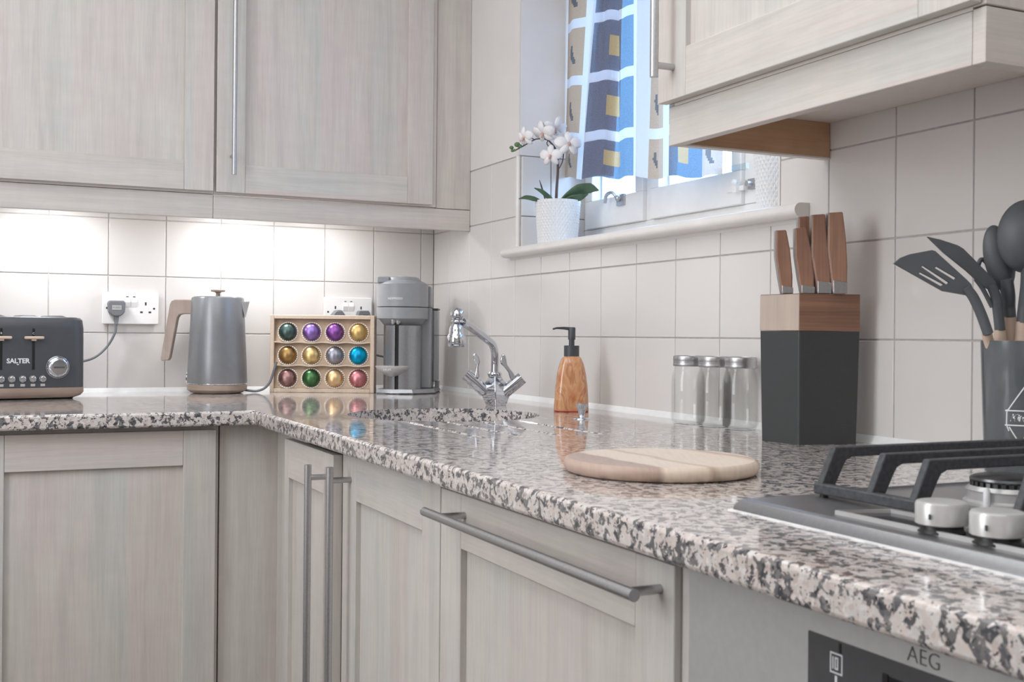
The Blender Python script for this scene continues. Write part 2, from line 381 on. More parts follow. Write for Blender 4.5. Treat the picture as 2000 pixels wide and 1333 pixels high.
def text(name, s, size, place, mat, parent, depth=0.0003, font_shear=0., spacing=1.0, off=0., label=None):
    """lettering as mesh; place(x, y, z) maps text coordinates (centred) to the thing's frame"""
    cu = bpy.data.curves.new('t', 'FONT'); cu.body = s; cu.size = size; cu.extrude = depth; cu.align_x = 'CENTER'; cu.align_y = 'CENTER'
    cu.shear = font_shear; cu.space_character = spacing; cu.offset = off; cu.resolution_u = 3
    t = bpy.data.objects.new('t', cu); C.objects.link(t); bpy.context.view_layer.update()
    me = bpy.data.meshes.new_from_object(t.evaluated_get(bpy.context.evaluated_depsgraph_get()))
    bpy.data.objects.remove(t)
    for v in me.vertices: v.co = place(*v.co)
    me.materials.clear()
    return obj(name, None, mat, parent, me=me, label=label)
FR = lambda x0, z0, y0: (lambda x, y, z: Vector((x0+x, y0-z, z0+y)))       # lettering facing local -y
def copy_tree(o, parent=None):
    c_ = o.copy(); C.objects.link(c_)
    if parent is not None: c_.parent = parent
    for ch in list(o.children): copy_tree(ch, c_)
    return c_

# ------------------------------------------------------------------ room shell
XL, YF, ZC, ZF = -2.7, -4.7, 1.5, -H0
WALLT = 0.27
WY0, WY1, WZ0, WZ1 = -1.651, -0.600, 0.366, 1.16            # window opening in the right wall
TH = 0.006
struct('floor', MB().box((XL-.1, YF-.1, ZF-.1), (WALLT, .1, ZF)), 'floor')
struct('ceiling', MB().box((XL-.1, YF-.1, ZC), (WALLT, .1, ZC+.1)), 'ceil')
struct('reflected_panel_1', MB().box((-2.1, YF+.001, ZF), (-1.2, YF+.04, 1.1)), 'oak')  # unseen dark panel, added so the chrome has something dark to reflect
struct('reflected_panel_2', MB().box((XL+.001, -3.9, ZF), (XL+.04, -3.1, 1.1)), 'oak')  # second added dark panel out of view, for contrast in reflections
struct('wall_left', MB().box((XL-.1, YF, ZF), (XL, 0, ZC)), 'plaster')
struct('wall_front', MB().box((XL-.1, YF-.1, ZF), (WALLT, YF, ZC)), 'plaster')
wb = struct('wall_back', MB().box((XL-.1, TH-.004, ZF), (WALLT, .12, ZC)), 'grout')
wr = struct('wall_right', MB().box((TH-.004, YF, ZF), (WALLT, WY0, ZC)).box((TH-.004, WY1, ZF), (WALLT, TH-.004, ZC))
            .box((TH-.004, WY0, ZF), (WALLT, WY1, WZ0)).box((TH-.004, WY0, WZ1), (WALLT, WY1, ZC)), 'grout')
ZT = [0.006, 0.161, 0.3163, 0.4716, 0.6269]
def wallpart(name, mb, mat, parent, bev=0.):
    return obj(name, mb, mat, parent, bev=bev)
wallpart('plaster', MB().box((XL, 0, ZT[-1]+.002), (0.004, TH, ZC)), 'plaster', wb)
wallpart('plaster', MB().box((0, YF, ZT[-1]+.002), (TH, WY0, ZC)).box((0, WY1, ZT[-1]+.002), (TH, 0, ZC)).box((0, WY0, WZ1), (TH, WY1, ZC))
         .box((0, WY1-.003, ZT[-1]+.002), (.19, WY1+.001, WZ1)).box((0, WY0-.001, WZ0+.02), (.19, WY0+.003, WZ1)), 'plaster', wr)
J = 0.0012
def tile(parent, a, b, ax):
    """tile between two corners on a wall plane; ax = normal axis"""
    obj('tile', MB().box(a, b), 'tile', parent, bev=0.0014, seg=2)
def tile_poly(parent, poly):             # cut tile on the right wall, outline in (y, z)
    n = len(poly)
    obj('tile', MB().add([(0, p[0], p[1]) for p in poly]+[(TH+.002, p[0], p[1]) for p in poly],
        [list(range(n)), list(range(n, 2*n))[::-1]]+[(i, i+n, (i+1) % n+n, (i+1) % n) for i in range(n)]), 'tile', parent, bev=0.0014, seg=2)
xs = [0.0]+[-(0.0409+.15*i) for i in range(0, 11)]
for i in range(len(xs)-1):
    for j in range(4):
        tile(wb, (xs[i+1]+J, 0.0, ZT[j]+J), (xs[i]-(J if i else 0.001), TH+.002, ZT[j+1]-J), 'y')
ys = [0.0]+[-(0.1277+.15*i) for i in range(0, 17)]
for i in range(len(ys)-1):
    for j in range(4):
        y0, y1, z0, z1 = ys[i+1]+J, ys[i]-(J if i else 0.001), ZT[j]+J, ZT[j+1]-J
        if y0 < WY1 and y1 > WY0 and z1 > WZ0+.002:           # meets the window opening
            if y1 > WY1+.01:
                if z0 < WZ0: tile_poly(wr, [(y0, z0), (y1, z0), (y1, z1), (WY1+.003, z1), (WY1+.003, WZ0), (y0, WZ0)]); continue
                y0 = WY1+.003
            elif y0 < WY0-.01:
                if z0 < WZ0: tile_poly(wr, [(y0, z0), (y1, z0), (y1, WZ0), (WY0-.003, WZ0), (WY0-.003, z1), (y0, z1)]); continue
                y1 = WY0-.003
            elif z0 < WZ0: z1 = WZ0
            else: continue
        tile(wr, (0.0, y0, z0), (TH+.002, y1, z1), 'x')
for (x0, x1) in ((0.006, 0.088), (0.091, 0.19)):             # tiles that line the left reveal
    for (z0, z1) in ((WZ0+.02, ZT[3]), (ZT[3], ZT[4])):
        tile(wr, (x0, WY1-.006, z0+J), (x1, WY1+.002, z1-J), 'y')
struct('trim_1', MB().slab([(0, 0), (.010, 0), (.004, .004), (.0, .011)], 0, .01) and MB().add(
    [(XL, 0, .012), (XL, -.008, 0.0), (XL, 0, 0), (0, 0, .012), (0, -.008, 0.0), (0, 0, 0)], [(0, 1, 4, 3), (1, 2, 5, 4), (0, 3, 5, 2), (0, 2, 1), (3, 4, 5)]), 'caulk')
struct('trim_2', MB().add([(0, 0, .012), (-.008, 0, 0.0), (0, 0, 0), (0, YF, .012), (-.008, YF, 0.0), (0, YF, 0)], [(0, 3, 4, 1), (1, 4, 5, 2), (0, 2, 5, 3), (0, 1, 2), (3, 5, 4)]), 'caulk')
struct('trim_3', MB().tube([(.0, WY1+.006, WZ0+.024), (.0, WY1+.006, ZT[-1])], .006, 12), 'paint_white')

# ------------------------------------------------------------------ window
wi = thing('window_1', None, None, (0.19, -1.12, 0.39), kind='structure')
ZS = 0.39
prof = []
for i in range(9):
    a = PI/2+PI*i/8; prof.append((-.018+.0125*math.cos(a)*1.1, ZS-.0125+.0125*math.sin(a)))
prof = [(.19, ZS)]+prof+[(-.004, ZS-.025), (-.002, ZS-.031), (.19, ZS-.031)]
n_ = len(prof)
sill = MB().add([(p[0], -1.731, p[1]) for p in prof]+[(p[0], -.555, p[1]) for p in prof],
                [list(range(n_))[::-1], list(range(n_, 2*n_))]+[(i, (i+1) % n_, (i+1) % n_+n_, i+n_) for i in range(n_)])
# sill is notched round the wall: nose runs past the opening, the board itself stays inside it
sill = MB()
def sill_piece(mb, pr, y0, y1):
    n = len(pr)
    mb.add([(p[0], y0, p[1]) for p in pr]+[(p[0], y1, p[1]) for p in pr],
           [list(range(n))[::-1], list(range(n, 2*n))]+[(i, (i+1) % n, (i+1) % n+n, i+n) for i in range(n)])
sill_piece(sill, [(-.0005, p[1]) if p[0] > -.003 else p for p in prof], -1.731, -.555)
sill.box((-.0005, WY0+.001, ZS-.022), (.19, WY1-.007, ZS))
obj('window_sill', sill, 'paint_white', wi, world=True, smooth=40)
FX0, FX1 = .19, .245
def rect_frame(mb, y0, y1, z0, z1, w, x0, x1, wb_=None):
    wb_ = wb_ or w
    mb.box((x0, y0, z0), (x1, y1, z0+wb_)); mb.box((x0, y0, z1-w), (x1, y1, z1))
    mb.box((x0, y0, z0+wb_), (x1, y0+w, z1-w)); mb.box((x0, y1-w, z0+wb_), (x1, y1, z1-w))
fr = MB(); rect_frame(fr, WY0+.002, WY1-.003, ZS-.02, WZ1, .028, FX0, FX1, .072)
fr.box((FX0, -.948, ZS+.052), (FX1, -.912, WZ1-.028))
obj('window_frame', fr, 'paint_white', wi, world=True, bev=.002)
for (y0, y1) in ((-.912, -.6305), (-1.30, -.948)):
    sa = MB(); rect_frame(sa, y0, y1, ZS+.052, WZ1-.03, .034, FX0-.012, FX1-.014, .072)
    so = obj('sash', sa, 'paint_white', wi, world=True, bev=.002)
    obj('pane', MB().box((.214, y0+.03, ZS+.118), (.219, y1-.03, WZ1-.06)), 'glass', so, world=True)
    be = MB(); rect_frame(be, y0+.034, y1-.034, ZS+.124, WZ1-.064, .006, .206, .213)
    obj('glazing_bead', be, 'paint_white', so, world=True)
sa = MB(); rect_frame(sa, WY0+.03, -1.30, ZS+.052, WZ1-.03, .034, FX0-.002, FX1-.004, .05)
so = obj('sash', sa, 'paint_white', wi, world=True, bev=.002)
obj('pane', MB().box((.214, WY0+.055, ZS+.095), (.219, -1.325, WZ1-.06)), 'glass', so, world=True)
obj('glazing_bead', MB().box((.19, -1.335, ZS+.10), (.2, -1.33, WZ1-.06)), 'paint_white', so, world=True)
# fastener and stays on the sash rail
ca = MB().box((.172, -.835, .487), (.178, -.800, .515)).tube(bez([(.168, -.812, .505), (.160, -.800, .520), (.158, -.775, .516), (.160, -.765, .498)], 6), .0045, 10).ball((.168, -.815, .505), .008)
obj('window_catch', ca, 'steel', wi, world=True)
obj('window_stay', MB().box((.174, -1.315, .470), (.179, -1.255, .480)).box((.165, -1.30, .466), (.178, -1.288, .49)).ball((.165, -1.295, .487), .007), 'paint_white', wi, world=True)
obj('window_stay', MB().box((.182, -1.345, .470), (.189, -1.318, .492)).lathe([(.006, .170), (.006, .182)], (0, -1.33, .481), 14, 'x'), 'steel', wi, world=True)
obj('vent_bar', MB().box((.168, -1.33, .512), (.176, -1.22, .524)), 'glass', wi, world=True)

# building across the yard, seen through the panes
# ------------------------------------------------------------------ curtain
cu_ = thing('curtain', 'sheer white window curtain with blue and tan squares and small gold patches', 'curtain', (.115, -1.0, 0.50))
cols = [(-.590, 't'), (-.680, 'v'), (-.735, 'b'), (-.965, 'v'), (-1.025, 't'), (-1.075, 'v'), (-1.110, 'b'), (-1.240, 't'), (-1.305, 'end')]
rows = [(0, 'p'), (.093, 'v'), (.112, 'p'), (.237, 'v'), (.256, 'p'), (.381, 'v'), (.400, 'p'), (.525, 'v'), (.544, 'p'), (.66, 'end')]
bk_ = {}
stepY, stepZ = .004, .006
NY = int(round((.715)/stepY)); NZ = int(.66/stepZ)
def curtain_pt(y, h):
    t = (-.59-y)
    zb = .578-.115*t + .004*math.sin(t*38)
    tm = h/.66
    x = .122 + .007*math.sin(t*27+.6+tm*1.2) + .004*math.sin(t*71+2.*tm) + .002*math.sin(t*120)
    bmp = max(0., 1-abs(y+.735)/.17)
    yy = y - .16*h*bmp + .005*math.sin(t*34+2)*(.4+tm)
    yy = max(min(yy, -.612), -1.62)
    return (x, yy, zb+h)
grid = {}
def cell(y, h):
    c0 = 't'; ci = 0
    for i in range(len(cols)-1):
        if cols[i][0] >= y > cols[i+1][0]: c0 = cols[i][1]; ci = i
    r0 = 'v'; ri = 0
    for i in range(len(rows)-1):
        if rows[i][0] <= h < rows[i+1][0]: r0 = rows[i][1]; ri = i
    if c0 == 'v' or r0 == 'v': return ('v',)
    ya, yb, ha, hb = cols[ci][0], cols[ci+1][0], rows[ri][0], rows[ri+1][0]
    u = (ya-y)/(ya-yb); v = (h-ha)/(hb-ha)
    if c0 == 'b':
        if .32 < u < .70 and .30 < v < .68: return ('g', ci, ri)
        return ('b', ci, ri)
    if ((u-.5-.1*math.sin(v*9))/.11)**2+((v-.45)/.2)**2 < 1: return ('m', ci, ri)
    return ('t', ci, ri)
for i in range(NY):
    for j in range(NZ):
        y = -.59-(i+.5)*stepY; h = (j+.5)*stepZ
        key = cell(y, h); mb, idx = bk_.setdefault(key, (MB(), {}))
        q = []
        for (di, dj) in ((0, 0), (1, 0), (1, 1), (0, 1)):
            kk = (i+di, j+dj)
            if kk not in idx:
                idx[kk] = len(mb.v); mb.v.append(curtain_pt(-.59-kk[0]*stepY, kk[1]*stepZ))
            q.append(idx[kk])
        mb.f.append(q); mb.sm.append(True)
fold_b = {}
for i in range(34, 64):                     # the cloth is doubled over here
    for j in range(NZ):
        key = cell(-.59-(i+.5)*stepY, (j+.5)*stepZ)[0]; key = 'b' if key in 'bg' else 'v'
        mb, idx = fold_b.setdefault(key, (MB(), {})); qd = []
        for (di, dj) in ((0, 0), (1, 0), (1, 1), (0, 1)):
            kk = (i+di, j+dj)
            if kk not in idx:
                p_ = curtain_pt(-.59-kk[0]*stepY, kk[1]*stepZ); idx[kk] = len(mb.v); mb.v.append((p_[0]+.011, p_[1], p_[2]+.004))
            qd.append(idx[kk])
        mb.f.append(qd); mb.sm.append(True)
names = {'v': ('voile_panel', 'voile'), 'b': ('blue_patch', 'blue_cloth'), 't': ('tan_patch', 'tan_cloth'), 'g': ('gold_square', 'gold_cloth'), 'm': ('leaf_motif', 'motif_cloth')}
mainp = {}
for key in sorted(bk_, key=lambda q: 'vbtgm'.index(q[0])):
    nm, mt = names[key[0]]
    par = cu_ if key[0] in 'vbt' else mainp[key[1:]]
    o = obj(nm, bk_[key][0], mt, par, world=True)
    if key[0] in 'bt': mainp[key[1:]] = o
for key in fold_b: obj('folded_layer', fold_b[key][0], names[key][1], cu_, world=True)
obj('curtain_rail', MB().tube([(.118, WY1-.015, 1.14), (.118, WY0+.01, 1.14)], .006), 'paint_white', cu_, world=True)

# ------------------------------------------------------------------ cabinets
def pmap(face, run):
    if run == 'back': return lambda t, d, z: (t, face+d, z)
    return lambda t, d, z: (face+d, t, z)
def make_door(unit, face, run, a0, a1, z0, z1, stile=.073, rail=.073, th=.018, stiles=(1, 1), rails=(1, 1)):
    m = pmap(face, run)
    d = obj('door', MB().box(m(a0+.006, .0095, z0+.006), m(a1-.006, th, z1-.006)), 'wood_v', unit, world=True)
    s0, s1 = (stile, stile) if not isinstance(stile, tuple) else stile
    obj('stile', MB().box(m(a0, 0, z0), m(a0+s0, th-.001, z1)), 'wood_v', d, world=True, bev=.0012)
    obj('stile', MB().box(m(a1-s1, 0, z0), m(a1, th-.001, z1)), 'wood_v', d, world=True, bev=.0012)
    obj('rail', MB().box(m(a0+s0+.0004, 0.0003, z0), m(a1-s1-.0004, th-.001, z0+rail)), 'wood_h', d, world=True, bev=.0012)
    obj('rail', MB().box(m(a0+s0+.0004, 0.0003, z1-rail), m(a1-s1-.0004, th-.001, z1)), 'wood_h', d, world=True, bev=.0012)
    return d
def bar_handle(door, face, run, vertical, c, e0, e1, r=.006, stand=.034, mounts=(.05, .05)):
    m = pmap(face, run)
    P_ = (lambda s, d: m(c, d, s)) if vertical else (lambda s, d: m(s, d, c))
    h = obj('handle', MB().tube([P_(e0, -stand), P_(e1, -stand)], r, 20), 'steel', door, world=True, smooth=50)
    for s in (e0+mounts[0], e1-mounts[1]):
        obj('handle_mount', MB().tube([P_(s, -stand+r*.5), P_(s, .001)], r*.78, 14), 'steel', door, world=True, smooth=50)
    return h
UP = 1.20
# --- back wall cabinets
yF = -.298
u1 = thing('wall_cabinet', 'limed maple wall cabinet at the left edge, over the toaster and socket', 'cabinet', (-1.30, -.14, .457), group=None)
obj('carcass', MB().box((-1.318, -.279, .520), (-.7155, -.001, UP)), 'panel_white', u1, world=True)
make_door(u1, yF, 'back', -1.3145, -.7185, .525, UP-.01)
obj('pelmet', MB().box((-1.318, -.280, .4575), (-.7165, -.262, .5185)), 'wood_h', u1, world=True, bev=.0015)
u2 = thing('wall_cabinet', 'limed maple wall cabinet with long steel bar handle, over kettle and coffee machine', 'cabinet', (-.36, -.14, .457))
obj('carcass', MB().box((-.7145, -.279, .520), (-.104, -.001, UP)), 'panel_white', u2, world=True)
d2 = make_door(u2, yF, 'back', -.7115, -.121, .524, UP-.01)
bar_handle(d2, yF, 'back', True, -.674, .566, 1.10)
obj('pelmet', MB().box((-.7155, -.280, .4575), (-.0005, -.262, .5165)), 'wood_h', u2, world=True, bev=.0015)
obj('filler_panel', MB().box((-.103, -.280, .518), (-.0005, -.262, UP)), 'wood_v', u2, world=True, bev=.001)
u0 = thing('wall_cabinet', 'limed maple wall cabinet just outside the frame left of the toaster', 'cabinet', (-1.62, -.14, .457))
obj('carcass', MB().box((-1.92, -.279, .520), (-1.320, -.001, UP)), 'panel_white', u0, world=True)
make_door(u0, yF, 'back', -1.917, -1.3175, .525, UP-.01)
obj('pelmet', MB().box((-1.92, -.280, .4575), (-1.319, -.262, .5185)), 'wood_h', u0, world=True, bev=.0015)
# --- right wall cabinet
xF = -.320
u3 = thing('wall_cabinet', 'limed maple wall cabinet right of the window, above the knife block', 'cabinet', (-.15, -2.06, .457))
obj('carcass', MB().box((-.300, -2.352, .516), (-.001, -1.776, UP)), 'panel_white', u3, world=True)
d3 = make_door(u3, xF, 'right', -2.366, -1.760, .520, UP-.01)
bar_handle(d3, xF, 'right', True, -1.802, .550, 1.10, r=.0065, mounts=(.018, .05))
obj('pelmet', MB().box((-.301, -2.352, .4565), (-.284, -1.7625, .5155)), 'wood_h', u3, world=True, bev=.0012)
obj('end_panel', MB().box((-.301, -2.3705, .5185), (-.001, -2.3525, UP)), 'wood_v', u3, world=True, bev=.0012)
obj('end_panel', MB().box((-.299, -1.776, .5185), (-.001, -1.760, UP)), 'wood_v', u3, world=True, bev=.0012)
obj('side_pelmet', MB().box((-.301, -2.3705, .4565), (-.001, -2.3525, .5165)), 'wood_h', u3, world=True, bev=.0012, label='limed side pelmet')
rb = obj('side_pelmet', MB().box((-.283, -1.781, .4575), (-.001, -1.766, .5155)), 'raw_wood', u3, world=True, label='raw brown softwood inner pelmet')
obj('edge_band', MB().box((-.283, -1.7815, .4565), (-.001, -1.7655, .4590)), 'panel_white', rb, world=True)
obj('screw_cover', MB().lathe([(.006, .5145), (.006, .5162)], (-.15, -1.86, 0), 16), 'carcass', u3, world=True)

# --- base cabinets
ZB0 = -.76
yB = -.825
b1 = thing('base_cabinet', 'limed maple base cabinet at bottom left, under toaster and kettle', 'cabinet', (-1.10, -.42, -.90))
obj('carcass', MB().box((-1.415, -.806, ZB0), (-.7985, -.01, -.031)), 'wood_v', b1, world=True)
make_door(b1, yB, 'back', -1.2850, -.8065, ZB0, -.040, stile=(.0725, .0665))
obj('plinth', MB().box((-1.415, -.76, -.90), (-.7985, -.745, ZB0-.001)), 'wood_h', b1, world=True)
b1b = thing('base_cabinet', 'limed maple base cabinet outside the frame, left of the toaster cabinet', 'cabinet', (-1.72, -.42, -.90))
obj('carcass', MB().box((-2.0, -.806, ZB0), (-1.4155, -.01, -.031)), 'wood_v', b1b, world=True)
make_door(b1b, yB, 'back', -1.90, -1.288, ZB0, -.040)
obj('plinth', MB().box((-2.0, -.76, -.90), (-1.416, -.745, ZB0-.001)), 'wood_h', b1b, world=True)
b2 = thing('corner_cabinet', 'limed maple corner base cabinet under the sink, narrow door with tall bar handle', 'cabinet', (-.40, -.85, -.90))
obj('filler_panel', MB().box((-.7955, -.806, ZB0), (-.655, -.788, -.0315)), 'wood_v', b2, world=True, bev=.001)
obj('filler_panel', MB().box((-.672, -1.07, ZB0), (-.655, -.8065, -.0315)), 'wood_v', b2, world=True, bev=.001)
xA = -.718
obj('carcass', MB().box((-.699, -1.385, ZB0), (-.625, -1.0705, -.050)), 'wood_v', b2, world=True)
dA = make_door(b2, xA, 'right', -1.3830, -1.052, ZB0, -.042, stile=(.060, .030))
bar_handle(dA, xA, 'right', True, -1.350, -.72, -.0600, r=.0062, mounts=(.05, .022))
obj('plinth', MB().box((-.64, -1.385, -.90), (-.62, -.80, ZB0-.001)), 'wood_h', b2, world=True)
xR = -.702
b3 = thing('base_cabinet', 'limed maple base cabinet with tall bar handle beside the corner door', 'cabinet', (-.40, -1.60, -.90))
obj('carcass', MB().box((-.683, -1.832, ZB0), (-.30, -1.3865, -.24)).box((-.683, -1.832, -.24), (-.665, -1.3865, -.031)), 'wood_v', b3, world=True)
dB = make_door(b3, xR, 'right', -1.8310, -1.3870, ZB0, -.0325, stile=(.066, .073), rail=.078)
bar_handle(dB, xR, 'right', True, -1.4330, -.72, -.0560, r=.0062, stand=.036, mounts=(.05, .022))
obj('plinth', MB().box((-.64, -1.832, -.90), (-.62, -1.386, ZB0-.001)), 'wood_h', b3, world=True)
b4 = thing('base_cabinet', 'limed maple base cabinet with a long level bar handle, left of the oven', 'cabinet', (-.40, -2.11, -.90))
obj('carcass', MB().box((-.683, -2.394, ZB0), (-.02, -1.8335, -.060)), 'wood_v', b4, world=True)
dC = make_door(b4, xR, 'right', -2.3945, -1.8345, ZB0, -.0415, stile=(.066, .068), rail=.070)
bar_handle(dC, xR, 'right', False, -.0665, -2.386, -1.866, r=.0058, stand=.036, mounts=(.014, .050))
obj('plinth', MB().box((-.64, -2.394, -.90), (-.62, -1.8335, ZB0-.001)), 'wood_h', b4, world=True)
obj('end_panel', MB().box((-.694, -2.4085, ZB0), (-.02, -2.3955, -.031)), 'wood_v', b4, world=True)

# --- oven
ov = thing('oven', 'silver built-in oven with dark control panel below the hob', 'oven', (-.40, -2.72, -.90))
xO = -.6975
obj('body', MB().box((-.66, -3.01, -.80), (-.05, -2.411, -.046)), 'steel_dark', ov, world=True)
obj('fascia', MB().box((xO, -3.01, -.16), (-.655, -2.4105, -.0315)), 'oven_steel', ov, world=True, bev=.0012)
obj('oven_door', MB().box((xO, -3.01, -.78), (-.655, -2.4105, -.164)), 'oven_steel', ov, world=True, bev=.0012)
cp = obj('control_panel', MB().box((xO-.0012, -2.90, -.135), (xO+.004, -2.570, -.0572)), 'panel_glass', ov, world=True, bev=.0004, label='dark grey glass control panel')
obj('door_glass', MB().box((xO-.0012, -2.92, -.70), (xO+.004, -2.50, -.25)), 'black_gloss', ov, world=True)
obj('door_handle', MB().tube([(xO-.035, -2.92, -.20), (xO-.035, -2.50, -.20)], .007, 16).box((xO-.035, -2.90, -.204), (xO, -2.89, -.196)).box((xO-.035, -2.53, -.204), (xO, -2.52, -.196)), 'steel', ov, world=True)
off_ = ORG[ov.name][0]
def RT(y0, z0, x0): return lambda x, y, z: Vector((x0-z, y0-x, z0+y))-off_
text('lettering', 'AEG', .0158, RT(-2.684, -.0492, xO-.0002), 'print_dark', ov, .0002, off=-.0003)
obj('indicator', MB().box((xO-.0016, -2.6065, -.0655), (xO, -2.6040, -.0585)), 'black', cp, world=True)
ic = MB(); rect_frame(ic, -2.6080, -2.5950, -.0815, -.0665, .0010, xO-.0016, xO)
ic.box((xO-.0016, -2.6035, -.0785), (xO, -2.6025, -.0695)).box((xO-.0016, -2.6010, -.0785), (xO, -2.6000, -.0695)).box((xO-.0016, -2.6025, -.0785), (xO, -2.6010, -.0775)).box((xO-.0016, -2.6025, -.0705), (xO, -2.6010, -.0695)).box((xO-.0016, -2.5985, -.0785), (xO, -2.5975, -.0695)).box((xO-.0016, -2.6025, -.0895), (xO, -2.6003, -.0830))
obj('oven_symbol', ic, 'print_white', cp, world=True)
obj('control_knob', MB().lathe([(.0175, 0), (.0175, -.003), (.0145, -.004), (.0140, -.018), (.012, -.020)], (xO-.001, -2.6010, -.1085), 36, 'x'), 'black_gloss', cp, world=True)
obj('control_knob', MB().lathe([(.0175, 0), (.0175, -.003), (.0145, -.004), (.0140, -.018), (.012, -.020)], (xO-.001, -2.860, -.108), 36, 'x'), 'black_gloss', cp, world=True)
obj('display', MB().box((xO-.0018, -2.80, -.115), (xO, -2.654, -.0690)), 'black_gloss', cp, world=True, bev=.0003)
obj('indicator', MB().box((xO-.0022, -2.6535, -.11), (xO, -2.6485, -.0680)), 'black', cp, world=True)

# ------------------------------------------------------------------ worktop and sink
xE, yE, TK = -.735, -.855, .030
wt = obj('worktop', MB().prism([(-2.0, -.0005), (-2.0, yE), (xE, yE), (xE, -3.60), (-.0005, -3.60), (-.0005, -.0005)], -TK, 0), 'granite', None, bev=.005, seg=3)
tag(wt, 'pink and grey speckled granite worktop running round the corner under everything', 'worktop')
SC = (-.395, -1.078); SR = .196
cut = [MB().lathe([(SR, -.06), (SR, .02)], (SC[0], SC[1], 0), 96, smooth=False)]
for (x, y0, y1) in ((-.538, -1.262, -1.60), (-.469, -1.275, -1.60), (-.403, -1.290, -1.60), (-.325, -1.30, -1.60)):
    g = MB(); w_ = .0075; nn = 9
    arc = [(w_*math.cos(PI+PI*i/(nn-3)), .0045*math.sin(PI+PI*i/(nn-3))) for i in range(nn-2)]
    prof_ = [(-w_, .002)]+arc+[(w_, .002)]
    a_ = [(x+p[0], y0+.03, p[1]) for p in prof_]; b_ = [(x+p[0], y1, p[1] if p[1] > 0 else p[1]*.3) for p in prof_]
    g.add(a_+b_, [list(range(nn)), list(range(nn, 2*nn))[::-1]]+[(i, i+nn, (i+1) % nn+nn, (i+1) % nn) for i in range(nn)])
    cut.append(g)
cut.append(MB().box((-.615, -2.90, -.05), (-.115, -2.385, .02)))
carve(wt, cut)
sk = thing('sink', 'round undermount steel sink bowl cut into the granite worktop', 'sink', (SC[0], SC[1], -.19))
pf = [(.022, -.168), (.10, -.17), (.165, -.16), (.190, -.13), (.199, -.05), (.201, -.0315)]
bo = MB().lathe(pf, (SC[0], SC[1], 0), 64, cap=False)
bo.lathe([(.203, -.0315), (.201, -.05), (.192, -.131), (.167, -.162), (.10, -.172), (.022, -.170)], (SC[0], SC[1], 0), 64, cap=False)
bo.lathe([(.201, -.0315), (.203, -.0315)], (SC[0], SC[1], 0), 64, cap=False)
obj('bowl', bo, 'steel', sk, world=True)
obj('drain', MB().lathe([(.030, -.176), (.030, -.1665), (.024, -.166), (.02, -.169)], (SC[0], SC[1], 0), 32), 'chrome', sk, world=True)

# ------------------------------------------------------------------ billboard-scale helper: real sizes from the photo scale at the object's depth
class Sc:
    def __init__(s, loc):
        q = Vector(loc)-CAM; s.Z = q.dot(DD); s.s = s.Z/FPX; s.px0 = 1000+q.dot(RR)/s.s; s.loc = loc
    def x(s, px): return (px-s.px0)*s.s
    def z(s, py, px=None):
        px = s.px0 if px is None else px
        return CAM.z-s.loc[2]+(657.1+(px-1000)*.0089-py)*s.s
    def p(s, px, py, y=0.): return (s.x(px), y, s.z(py, px))
FACE = -YAW
# ------------------------------------------------------------------ tap
L = (-.175, -.835, 0); q = Sc(L)
tp = thing('mixer_tap', 'chrome two-lever kitchen mixer tap with swivel spout behind the sink', 'tap', L, FACE)
def ringsq(cx, hx, hy, z, yc=0., rot=45):
    return [(cx+hx, yc, z), (cx, yc+hy, z), (cx-hx, yc, z), (cx, yc-hy, z)]
bd = MB(); cxp = lambda px: q.x(px)
zz = [q.z(v) for v in (793, 765, 757, 740, 733)]
bd.loft([ringsq(cxp(970), .024, .031, 0), ringsq(cxp(969), .037, .033, zz[1]), ringsq(cxp(968.5), .034, .031, zz[2]), ringsq(cxp(968), .018, .020, zz[3]), ringsq(cxp(968), .0125, .015, zz[4])], True, False)
obj('body', bd, 'chrome', tp, bev=.002, seg=3)
for (p0, p1) in (((948, 765), (911, 731)), ((982, 770), (1021, 738))):
    arm = MB().tube([q.p(*p0), q.p((p0[0]+p1[0])/2, (p0[1]+p1[1])/2, -.004), q.p(*p1, -.006)], [.0148, .0148, .0145], 24)
    a_ = obj('valve', arm, 'chrome', tp, smooth=50)
    sgn = -1 if p1[0] < p0[0] else 1
    if sgn < 0: pts = [(929, 729), (931, 713), (926, 705), (924.5, 694), (927, 689.5), (931, 690.5), (936.5, 698), (938.5, 707), (936, 716), (938, 738), (928, 738)]
    else: pts = [(1009, 741), (1004, 729), (997, 720), (991.5, 712), (990, 703), (988, 694.5), (984, 691), (979.5, 694), (977, 703), (979, 711.5), (985, 717), (993, 727), (997, 741)]
    obj('lever', MB().slab([(q.x(a), q.z(b, a)) for a, b in pts], -.017, -.007), 'chrome', tp, bev=.0028, seg=3)
obj('collar', MB().lathe([(.015, zz[3]+.004), (.0165, q.z(732)), (.0165, q.z(729)), (.012, q.z(726))], (q.x(967), 0, 0), 28), 'chrome', tp)
sp_ = [q.p(967.5, 728, 0), q.p(967.5, 705, 0), q.p(966.5, 688, -.006), (q.x(962), -.02, q.z(673)), (q.x(950), -.05, q.z(661.5)), (q.x(932), -.085, q.z(648)), (q.x(912), -.12, q.z(633))]
obj('spout', MB().tube(bez(sp_, 8), .0090, 20), 'chrome', tp)
hx, hy = q.x(897), -.14
k1 = (q.Z-.14)/q.Z
hx = (893.5-q.px0)*q.s*k1 + (q.px0-1000)*q.s*(k1-1)
def hz(py): return CAM.z+(656.2-py)*q.s*k1
hd = MB().ball((hx, hy, hz(616)), .0162, 24, 16).lathe([(.0125, hz(631)), (.015, hz(629)), (.012, hz(626))], (hx, hy, 0), 24)
hd.tube([(q.x(914), -.118, q.z(635)), (hx+.010, hy+.004, hz(629))], .0095, 16)
obj('swivel_joint', hd, 'chrome', tp)
